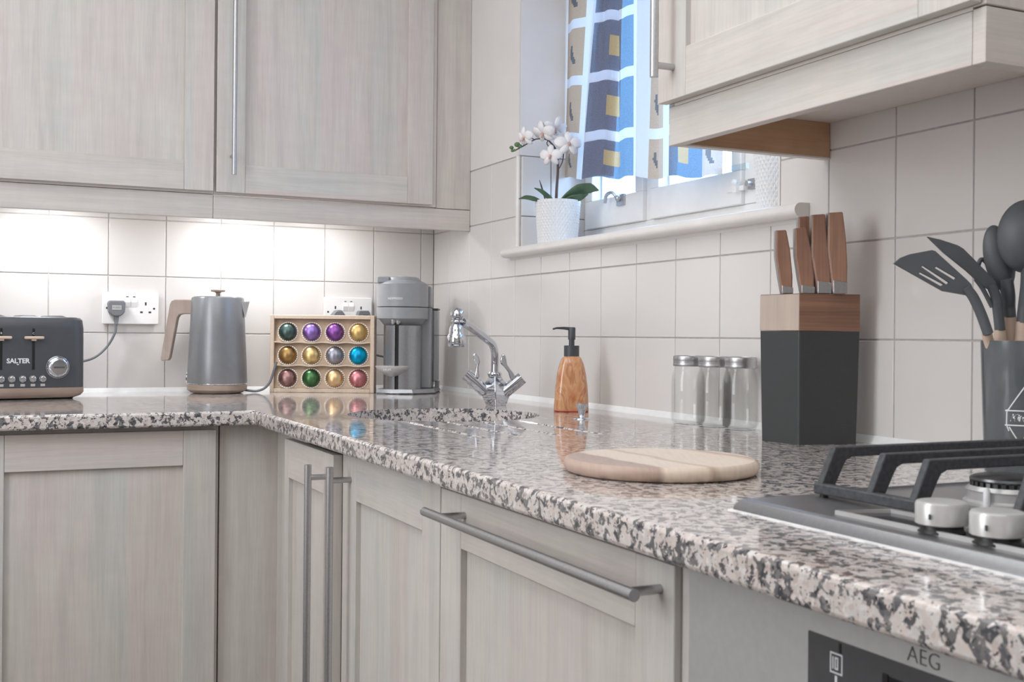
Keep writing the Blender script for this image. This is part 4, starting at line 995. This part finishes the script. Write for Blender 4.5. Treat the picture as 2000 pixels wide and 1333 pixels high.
knife('brown knife handle mostly hidden behind the second knife from left', .012, [(1566, 575), (1562, 545), (1556, 500), (1555, 425), (1577, 423), (1583, 470), (1588, 530), (1588, 575)], (0, 0, 561))

# ------------------------------------------------------------------ chopping board
L = (-.519, -2.086, 0)
cb = obj('chopping_board', MB().lathe([(.108, 0), (.1135, .002), (.1165, .007), (.1165, .0115), (.1145, .0155), (.111, .0172)], n=96), 'board', None, smooth=50)
cb.location = (L[0], L[1], H0+.0003); cb.rotation_euler = (0, 0, FACE)
tag(cb, 'round pale and brown wooden chopping board lying on the granite', 'chopping board')

# ------------------------------------------------------------------ hob
hob = thing('gas_hob', 'stainless steel gas hob with cast-iron pan supports set in the worktop', 'hob', (-.36, -2.66, 0))
hx0, hx1, hy0, hy1 = -.622, -.108, -2.96, -2.370
HT = .012
def hring(i, z): return [(hx0+i, hy0+i, z), (hx1-i, hy0+i, z), (hx1-i, hy1-i, z), (hx0+i, hy1-i, z)]
obj('hob_plate', MB().loft([hring(.0, .0005), hring(.0004, .004), hring(.005, .0105), hring(.010, HT)], True, False), 'hob_steel', hob, world=True, bev=.0012)
obj('seal', MB().box((hx0-.003, hy0-.003, 0.0), (hx1+.003, hy1+.003, .0012)), 'caulk', hob, world=True)
# raised rib that frames the burner well
rb_ = MB()
for (a, b) in (((-.46, -2.378), (-.15, -2.378)), ((-.585, -2.50), (-.50, -2.50))):
    pass
rib = MB().box((-.53, -2.3795, HT), (-.13, -2.3765, HT+.0025)); obj('edge_rib', rib, 'chrome', hob, world=True)
# control panel: black glass tray with chrome rim, cut corners
def cpoly(o_): return [(-.600+o_, -2.487+o_*.1-.0), (-.553-o_, -2.502-o_*.9), (-.553-o_, -2.82+o_*.9), (-.600+o_, -2.835)]
pr = MB(); a1_, a2_ = cpoly(-.0015), cpoly(.0012)
pr.add([(p[0], p[1], HT) for p in a1_]+[(p[0], p[1], HT+.0036) for p in a1_]+[(p[0], p[1], HT+.0036) for p in a2_]+[(p[0], p[1], HT) for p in a2_],
       [(i, (i+1) % 4, (i+1) % 4+4, i+4) for i in range(4)]+[(i+4, (i+1) % 4+4, (i+1) % 4+8, i+8) for i in range(4)]+[(i+8, (i+1) % 4+8, (i+1) % 4+12, i+12) for i in range(4)])
obj('control_rim', pr, 'silver_plastic', hob, world=True)
obj('control_tray', MB().prism([(p[0], p[1]) for p in a2_][::-1], HT, HT+.0008), 'black_gloss', hob, world=True)
for i in range(5):
    ky = -2.592-i*.0535
    kb_ = obj('control_knob', MB().lathe([(.0185, HT+.0070), (.0197, HT+.0078), (.0197, HT+.0225), (.0187, HT+.0245), (.016, HT+.0252)], (-.5875, ky, 0), 40), 'silver_plastic', hob, world=True, smooth=40)
    obj('knob_collar', MB().lathe([(.0178, HT+.0008), (.0178, HT+.002), (.0165, HT+.003), (.0160, HT+.0070)], (-.5875, ky, 0), 32), 'black', kb_, world=True)
    obj('knob_mark', MB().box((-.6078, ky-.008, HT+.0125), (-.6068, ky-.0065, HT+.0165)), 'print_dark', kb_, world=True)
def burner(x, y, r):
    g = obj('burner', MB().lathe([(r*1.22, HT), (r*1.22, HT+.003), (r*1.12, HT+.005), (r*1.12, HT+.0125), (r*1.16, HT+.0135), (r*1.05, HT+.017)], (x, y, 0), 48), 'silver_plastic', hob, world=True, smooth=40)
    obj('flame_ring', MB().lathe([(r*.98, HT+.016), (r*.98, HT+.021)], (x, y, 0), 48), 'black', g, world=True)
    tt = MB()
    for i in range(30):
        a = 2*PI*i/30; c_, s_ = math.cos(a), math.sin(a); u_, v_ = -s_, c_; hw = r*.06
        tt.prism([(x+r*.95*c_-u_*hw, y+r*.95*s_-v_*hw), (x+r*.95*c_+u_*hw, y+r*.95*s_+v_*hw), (x+r*1.03*c_+u_*hw, y+r*1.03*s_+v_*hw), (x+r*1.03*c_-u_*hw, y+r*1.03*s_-v_*hw)], HT+.016, HT+.021)
    obj('flame_teeth', tt, 'steel_dark', g, world=True)
    obj('burner_cap', MB().lathe([(r*1.0, HT+.021), (r*1.04, HT+.0225), (r*1.02, HT+.0245), (r*.9, HT+.0262), (r*.2, HT+.0265)], (x, y, 0), 48), 'steel_dark', g, world=True, smooth=40)
    obj('igniter', MB().lathe([(.003, HT), (.003, HT+.016), (.001, HT+.018)], (x-r*1.18, y-.01, 0), 12), 'ceramic', g, world=True)
burner(-.412, -2.500, .031); burner(-.215, -2.500, .040); burner(-.412, -2.80, .040); burner(-.215, -2.80, .028)
def support(x0, x1, ya, yb, arms):
    p = obj('pan_support', MB().box((x0, yb, HT+.003), (x0+.011, ya, HT+.013)), 'iron', hob, world=True, bev=.0015)
    obj('base_bar', MB().box((x1-.011, yb, HT+.003), (x1, ya, HT+.013)), 'iron', p, world=True, bev=.0015)
    for (y, xe, xr) in arms:                               # each finger: slanted leg, then level bar inwards
        for (s, xa) in ((1, x0), (-1, x1)):
            e = xe if s > 0 else xr
            pts = [(xa, HT+.006), (xa+s*.019, HT+.047), (e, HT+.047 if abs(e-xa) > .16 else HT+.044), (e, HT+.037), (xa+s*.040, HT+.037), (xa+s*.033, HT+.034), (xa+s*.029, HT+.028), (xa+s*.017, HT+.006)]
            f_ = MB().slab(pts if s > 0 else pts[::-1], y-.004, y+.004)
            obj('finger', f_, 'iron', p, world=True, bev=.0013)
    for sx, sy in ((x0+.005, ya-.01), (x0+.005, yb+.01), (x1-.005, ya-.01), (x1-.005, yb+.01)):
        obj('rubber_foot', MB().lathe([(.004, HT), (.004, HT+.004)], (sx, sy, 0), 12), 'black', p, world=True)
support(-.545, -.130, -2.392, -2.632, ((-2.397, -.3375, -.3375), (-2.463, -.3375, -.3375), (-2.515, -.3375, -.3375), (-2.620, -.3375, -.3375)))
support(-.545, -.130, -2.665, -2.905, ((-2.670, -.3375, -.3375), (-2.760, -.3375, -.3375), (-2.895, -.3375, -.3375)))

# ------------------------------------------------------------------ utensil cup and utensils
L = (-.100, -2.250, 0); q = Sc(L)
cup = thing('utensil_holder', 'smoked clear utensil holder with white lettering behind the hob', 'holder', L, FACE)
rt, rbm = .0495, .0425; hc = .1615
co = MB().lathe([(rbm, 0), (rbm+.0015, .002), (rt, hc)], n=56, cap=False).lathe([(rt-.0025, hc), (rbm-.0025, .004)], n=56, cap=False).lathe([(rt, hc), (rt-.0025, hc)], n=56, cap=False)
co.add([(rbm*math.cos(2*PI*i/56), rbm*math.sin(2*PI*i/56), 0) for i in range(56)], [list(range(56))[::-1]])
M['cup'] = plain('smoked_cup', (104, 108, 112), 0.16, 0.15, noise=0.05, scale=40)
obj('cup', co, 'cup', cup)
def cw(x, y, z=0.):
    r = rbm+(rt-rbm)*y/hc+.0006+z; a = x/r
    return Vector((r*math.sin(a), -r*math.cos(a), y))
def line(mb, pts, w=.0009):
    P_ = []
    for i in range(len(pts)-1):
        a, b = pts[i], pts[i+1]; n = max(2, int(abs(b[0]-a[0])/.004)+1)
        for j in range(n): P_.append((a[0]+(b[0]-a[0])*j/n, a[1]+(b[1]-a[1])*j/n))
    P_.append(pts[-1]); mb.tube([cw(*p) for p in P_], w, 6)
bdg = MB()
line(bdg, [(-.0375, .079), (-.0375, .060), (-.0345, .053)]); line(bdg, [(-.0375, .076), (-.018, .107), (-.010, .113), (0, .1145), (.010, .113), (.018, .107), (.0375, .076), (.0375, .060), (.0345, .053)])
line(bdg, [(-.0395, .0775), (.0395, .0775)]); line(bdg, [(-.0395, .060), (.0395, .060)])
line(bdg, [(-.0345, .058), (-.012, .023), (0, .017), (.012, .023), (.0345, .058)])
line(bdg, [(-.018, .045), (.018, .045)], .0012); line(bdg, [(-.018, .036), (-.011, .036)], .0006); line(bdg, [(.018, .036), (.011, .036)], .0006)
line(bdg, [(-.007, .040), (.007, .028)], .0011); line(bdg, [(.007, .040), (-.007, .028)], .0011)
obj('badge', bdg, 'print_white', cup)
jg = MB()
for yy in [.079+.0013*i for i in range(14)]:
    line(jg, [(-.0085-.0001*(yy-.079)*40, yy), (.0085, yy)], .0007)
for a_ in (-.0075, -.0035, 0, .004, .0075): line(jg, [(a_, .097), (a_*1.4, .1065)], .0008)
line(jg, [(-.009, .104), (-.0125, .102), (-.012, .098), (-.009, .097)], .0006)
obj('jug_print', jg, 'print_white', cup)
text('lettering', 'Kitchen-Utensils', .0122, lambda x, y, z: cw(x, .0688+y, z), 'print_white', cup, .0002, font_shear=.3, off=.0002, spacing=.86)
cup_loc = Vector(L)
def utensil(name, label, outline, dy, handle, th=.004, cuts=None, mat='silicone', bowl=None, cat='utensil', lean=0.):
    """outline / handle are photo outlines at the holder's depth; handle: px pair from head to inside the cup"""
    hx_ = q.x(handle[-1][0]); lc = cup_loc + Vector(RR)*hx_*0 + Vector((0, 0, 0))
    loc = cup_loc + RR*max(-.03, min(.03, hx_)) + DD*dy; loc.z = .006
    s_ = Sc(tuple(loc)); t = thing(name, label, cat, loc, FACE, 'cooking utensils in the holder')
    if outline:
        h_ = obj('head', MB().slab([(p[0], p[2]) for p in (s_.p(a, b) for a, b in outline)], -th/2, th/2), mat, t, bev=(0 if cuts else .0015), seg=2)
        if cuts:
            carve(h_, [MB().slab([(p[0], p[2]) for p in (s_.p(a, b) for a, b in c_)], -.02, .02) for c_ in cuts])
    if bowl:
        (cx_, cy_), (rx_, rz_), tilt, dp = bowl
        c3 = s_.p(cx_, cy_); rings = []
        ct, st_ = math.cos(tilt), math.sin(tilt)
        nn = 36
        def el(k_, yo): 
            out = []
            for i in range(nn):
                a = 2*PI*i/nn; ex, ez = rx_*s_.s*k_*math.cos(a), rz_*s_.s*k_*math.sin(a)
                out.append((c3[0]+ex*ct-ez*st_, yo, c3[2]+ex*st_+ez*ct))
            return out
        b_ = MB().loft([el(.05, -dp), el(.35, -dp*.93), el(.62, -dp*.75), el(.83, -dp*.45), el(.95, -dp*.18), el(1.0, 0), el(.93, .0005), el(.80, -dp*.38), el(.55, -dp*.68), el(.05, -dp*.88)])
        obj('head', b_, mat, t)
    P_ = []; R_ = []
    for (px, py, rr, yy) in handle['n'] if isinstance(handle, dict) else []: pass
    return t, s_
def handle_tube(t, s_, pts, mat, name):
    obj(name, MB().tube([s_.p(a[0], a[1], a[3] if len(a) > 3 else 0.) for a in pts], [a[2]*s_.s for a in pts], 16), mat, t)
H_ = [(1950, 680)]
t, s_ = utensil('slotted_turner', 'grey slotted turner with a wide slotted blade, reaching furthest left', [(1744, 515), (1757, 504), (1775, 497), (1817, 489), (1824, 491), (1885, 546), (1894, 555), (1899, 566), (1885, 577), (1868, 574), (1840, 569)], -.016, [(1938, 660)], .005,
    cuts=[[(1823, 524), (1828, 521), (1866, 543), (1862, 548)], [(1797, 522), (1801, 519), (1852, 552), (1847, 557)], [(1792, 535), (1796, 532), (1842, 556), (1836, 560)]])
obj('neck', MB().tube(bez([s_.p(1884, 562, -.001), s_.p(1899, 580, -.001), s_.p(1915, 612, 0), s_.p(1930, 652, 0)], 6), [(.0082, .0060) for i in range(19)], 14), 'silicone', t)
handle_tube(t, s_, [(1930, 651, 10, .004), (1935, 662, 10, .008), (1950, 700, 9, .012), (1985, 880, 8, .016)], 'beech', 'wooden_handle')
t, s_ = utensil('turner', 'grey solid turner with pointed edge, behind the slotted turner', [(1807, 462), (1834, 468), (1868, 479), (1880, 486), (1912, 518), (1943, 549), (1948, 562), (1940, 572), (1918, 560), (1885, 530), (1840, 494)], .008, [(1953, 660)], .004)
obj('neck', MB().tube(bez([s_.p(1935, 556), s_.p(1944, 580), s_.p(1949, 612), s_.p(1953, 646)], 6), [(.0078, .0060) for i in range(19)], 14), 'silicone', t)
obj('neck', MB().tube(bez([s_.p(1905, 545, .001), s_.p(1920, 566, .001), s_.p(1938, 600, .001)], 6), .0028, 10), 'silicone', t)
handle_tube(t, s_, [(1953, 645, 11), (1954, 664, 12), (1957, 700, 12), (1968, 880, 11)], 'beech', 'wooden_handle')
t, s_ = utensil('serving_spoon', 'dark grey pointed serving spoon between turner and ladle', None, .018, [(1972, 660)], bowl=((1950, 505), (30, 66), math.radians(12), .014))
obj('neck', MB().tube(bez([s_.p(1958, 545, -.006), s_.p(1966, 575, -.003), s_.p(1970, 600), s_.p(1972, 620)], 6), [(.016-.0075*min(1, i/12), .0075) for i in range(19)], 14), 'silicone', t)
handle_tube(t, s_, [(1972, 619, 12), (1973, 664, 13), (1974, 700, 13), (1985, 880, 12)], 'beech', 'wooden_handle')
t, s_ = utensil('ladle', 'large grey ladle at the right edge, tallest in the holder', None, -.004, [(2000, 660)], bowl=((2003, 462), (58, 72), math.radians(-4), .03))
obj('neck', MB().tube(bez([s_.p(2003, 525, -.01), s_.p(2003, 560, -.006), s_.p(2001, 600), s_.p(1998, 632)], 6), [(.018-.0095*min(1, i/12), .008) for i in range(19)], 14), 'silicone', t)
handle_tube(t, s_, [(1997, 629, 12), (1996, 664, 13), (1994, 700, 13), (1995, 880, 12)], 'beech', 'wooden_handle')
t, s_ = utensil('looped_tool', 'grey looped kitchen tool, only its small loop shows behind the turner', None, .030, [(1950, 660)])
obj('loop', MB().tube(bez([s_.p(1913, 548), s_.p(1908, 528), s_.p(1914, 508), s_.p(1924, 512), s_.p(1934, 532), s_.p(1941, 556), s_.p(1946, 590), s_.p(1950, 640)], 6), .0028, 10), 'silicone', t)
handle_tube(t, s_, [(1950, 640, 8), (1954, 700, 8), (1965, 880, 8)], 'beech', 'wooden_handle')

# ------------------------------------------------------------------ orchid and second pot
def pot(par, r0, r1, h, n=38, m=8):
    """diamond-quilted ceramic wall"""
    rings = []
    N = n*2
    for j in range(m*2+1):
        z = h*j/(m*2); ring = []
        for i in range(N):
            e = .0019 if (i+j) % 2 == 0 and 0 < j < m*2 else 0
            r = r0+(r1-r0)*z/h+e; ring.append((r*math.cos(2*PI*i/N), r*math.sin(2*PI*i/N), z))
        rings.append(ring)
    vs = [p for r in rings for p in r]; fs = []
    for j in range(len(rings)-1):
        for i in range(N):
            a, b, c_, d_ = j*N+i, j*N+(i+1) % N, (j+1)*N+(i+1) % N, (j+1)*N+i
            fs += [(a, b, c_), (a, c_, d_)] if (i+j) % 2 else [(a, b, d_), (b, c_, d_)]
    mb = MB().add(vs, fs)
    mb.lathe([(r1, h), (r1-.003, h+.0005), (r1-.004, h-.002), (r1-.005, h-.02)], n=N, cap=False)
    mb.add(rings[0], [list(range(N))[::-1]])
    obj('pot', mb, 'ceramic', par)
    obj('bark', MB().lathe([(r1-.0045, h-.018), (.02, h-.012), (.001, h-.011)], n=32, cap=False), 'soil', par)
L = (.058, -.705, .3905); q = Sc(L)
oc = thing('potted_orchid', 'white orchid with green buds in quilted white pot on the window sill', 'plant', L, FACE)
PH = q.z(393)
pot(oc, .0485, .0565, PH)
pc = q.px0-1092.5
def op(px, py, y=0.): return (q.x(px)+pc*q.s, y, q.z(py, px))
st = bez([op(1089, 400), op(1090, 370), op(1092, 330), op(1090, 302), op(1085, 288), op(1074, 275)], 6)
obj('stem', MB().tube(st, [.0042-.0022*i/(len(st)-1) for i in range(len(st))], 10), 'stem', oc)
st2 = bez([op(1056, 271), op(1046, 273), op(1030, 282), op(1012, 292), op(1004, 296)], 6)
obj('stem', MB().tube(bez([op(1074, 275), op(1066, 272), op(1056, 271)], 4)+st2[1:], .0016, 8), 'stem', oc)
for a in ([op(1091, 335), op(1100, 318), op(1103, 300), op(1102, 288)], [op(1088, 300), op(1098, 294), op(1106, 289)], [op(1086, 296), op(1078, 290), op(1070, 280), op(1078, 268)], [op(1046, 273), op(1036, 268), op(1030, 262)]):
    obj('stem', MB().tube(bez(a, 5), .0013, 8), 'stem', oc)
def leaf(pts, widths, y=0., mat='leaf', curl=.25):
    sp = bez([op(*p[:2], (p[2] if len(p) > 2 else 0)+y) for p in pts], 6); mb = MB(); n = len(sp); vs = []
    for i, p in enumerate(sp):
        t = i/(n-1); k_ = t*(len(widths)-1); j = min(int(k_), len(widths)-2); w_ = widths[j]*(1-k_+j)+widths[j+1]*(k_-j)
        tg = (sp[min(i+1, n-1)]-sp[max(i-1, 0)]).normalized(); side = Vector((-tg.z, -.5, tg.x)).normalized()
        for s in (-1, -.5, 0, .5, 1): 
            vs.append(tuple(p+side*w_*s+Vector((0, 0, curl*w_*abs(s)))))
    fs = [(i*5+k_, i*5+k_+1, (i+1)*5+k_+1, (i+1)*5+k_) for i in range(n-1) for k_ in range(4)]
    mb.add(vs, fs, True); o = obj('leaf', mb, mat, oc)
    m_ = o.modifiers.new('t', 'SOLIDIFY'); m_.thickness = .0012
leaf([(1098, 394), (1112, 386), (1132, 376), (1155, 372), (1171, 374)], [.004, .010, .015, .013, .001], -.02)
leaf([(1104, 396), (1118, 392), (1134, 390), (1150, 382)], [.004, .008, .009, .001], -.03)
leaf([(1083, 394), (1072, 386), (1060, 376), (1046, 369)], [.004, .007, .006, .001], -.01)
leaf([(1060, 396), (1045, 392), (1030, 389), (1016, 391)], [.003, .007, .006, .001], -.02)
leaf([(1068, 392), (1064, 378), (1060, 365), (1056, 352)], [.0015, .002, .002, .0005], 0, 'stem')
def flower(px, py, y, size, rz, rx, label=None):
    ctr = Vector(op(px, py, y)); R3 = Matrix.Rotation(rz, 3, 'Z') @ Matrix.Rotation(rx, 3, 'X')
    f_ = obj('flower', MB().ball(tuple(ctr+R3 @ Vector((0, -.004, 0))), .0035, 10, 8), 'petal_centre', oc)
    for (ang, ln, wd) in ((90, 1.0, .55), (12, 1.1, .82), (168, 1.1, .82), (-50, .95, .5), (-130, .95, .5)):
        a = math.radians(ang); mb = MB(); vs = []; n, m = 8, 6
        for i in range(n+1):
            t = i/n; w_ = wd*size*.62*math.sqrt(max(0.0, 1-(2*(.06+.94*t)-1)**2))*(.75+.25*t)
            for j in range(m+1):
                s = -1+2*j/m; x_, z_ = t*ln*size, s*w_
                y_ = -.18*size*math.sin(t*PI*.9)+.12*size*s*s+(.25*size*t*t)
                v = Vector((x_*math.cos(a)-z_*math.sin(a), y_, x_*math.sin(a)+z_*math.cos(a))); vs.append(tuple(ctr+R3 @ v))
        fs = [(i*(m+1)+j, i*(m+1)+j+1, (i+1)*(m+1)+j+1, (i+1)*(m+1)+j) for i in range(n) for j in range(m)]
        mb.add(vs, fs, True); o = obj('petal', mb, 'petal', f_); m_ = o.modifiers.new('t', 'SOLIDIFY'); m_.thickness = .0008
    lip = obj('lip', MB().ball(tuple(ctr+R3 @ Vector((0, -.008, -.004))), .003, 10, 8, .006, .005), 'petal_centre', f_)
flower(1112, 283, -.018, .033, math.radians(12), math.radians(-8))
flower(1077, 306, -.012, .028, math.radians(-20), math.radians(4))
flower(1062, 262, -.012, .031, math.radians(-38), math.radians(35))
flower(1086, 252, -.004, .031, math.radians(30), math.radians(45))
flower(1026, 270, -.01, .026, math.radians(-50), math.radians(20))
for (px, py, r) in ((1012, 283, .0075), (1017, 286, .006), (1001, 289, .0055), (1003, 295, .0045), (1007, 294, .004)):
    obj('bud', MB().ball(op(px, py, -.003), r, 12, 8, r*.8, r*.85), 'bud', oc)
L = (.082, -1.565, .3905)
pt = thing('plant_pot', 'quilted white pot at the right end of the window sill, half hidden', 'pot', L, FACE)
pot(pt, .0495, .0575, .118)

# things outside so the panes look onto a pale yard wall
struct('wall_yard', MB().box((2.4, -5, -.9), (2.5, 3, .55)), 'paint_white')
struct('floor_yard', MB().box((.27, -5, -1.0), (2.4, 3, -.9)), 'floor')
bpy.context.view_layer.update()
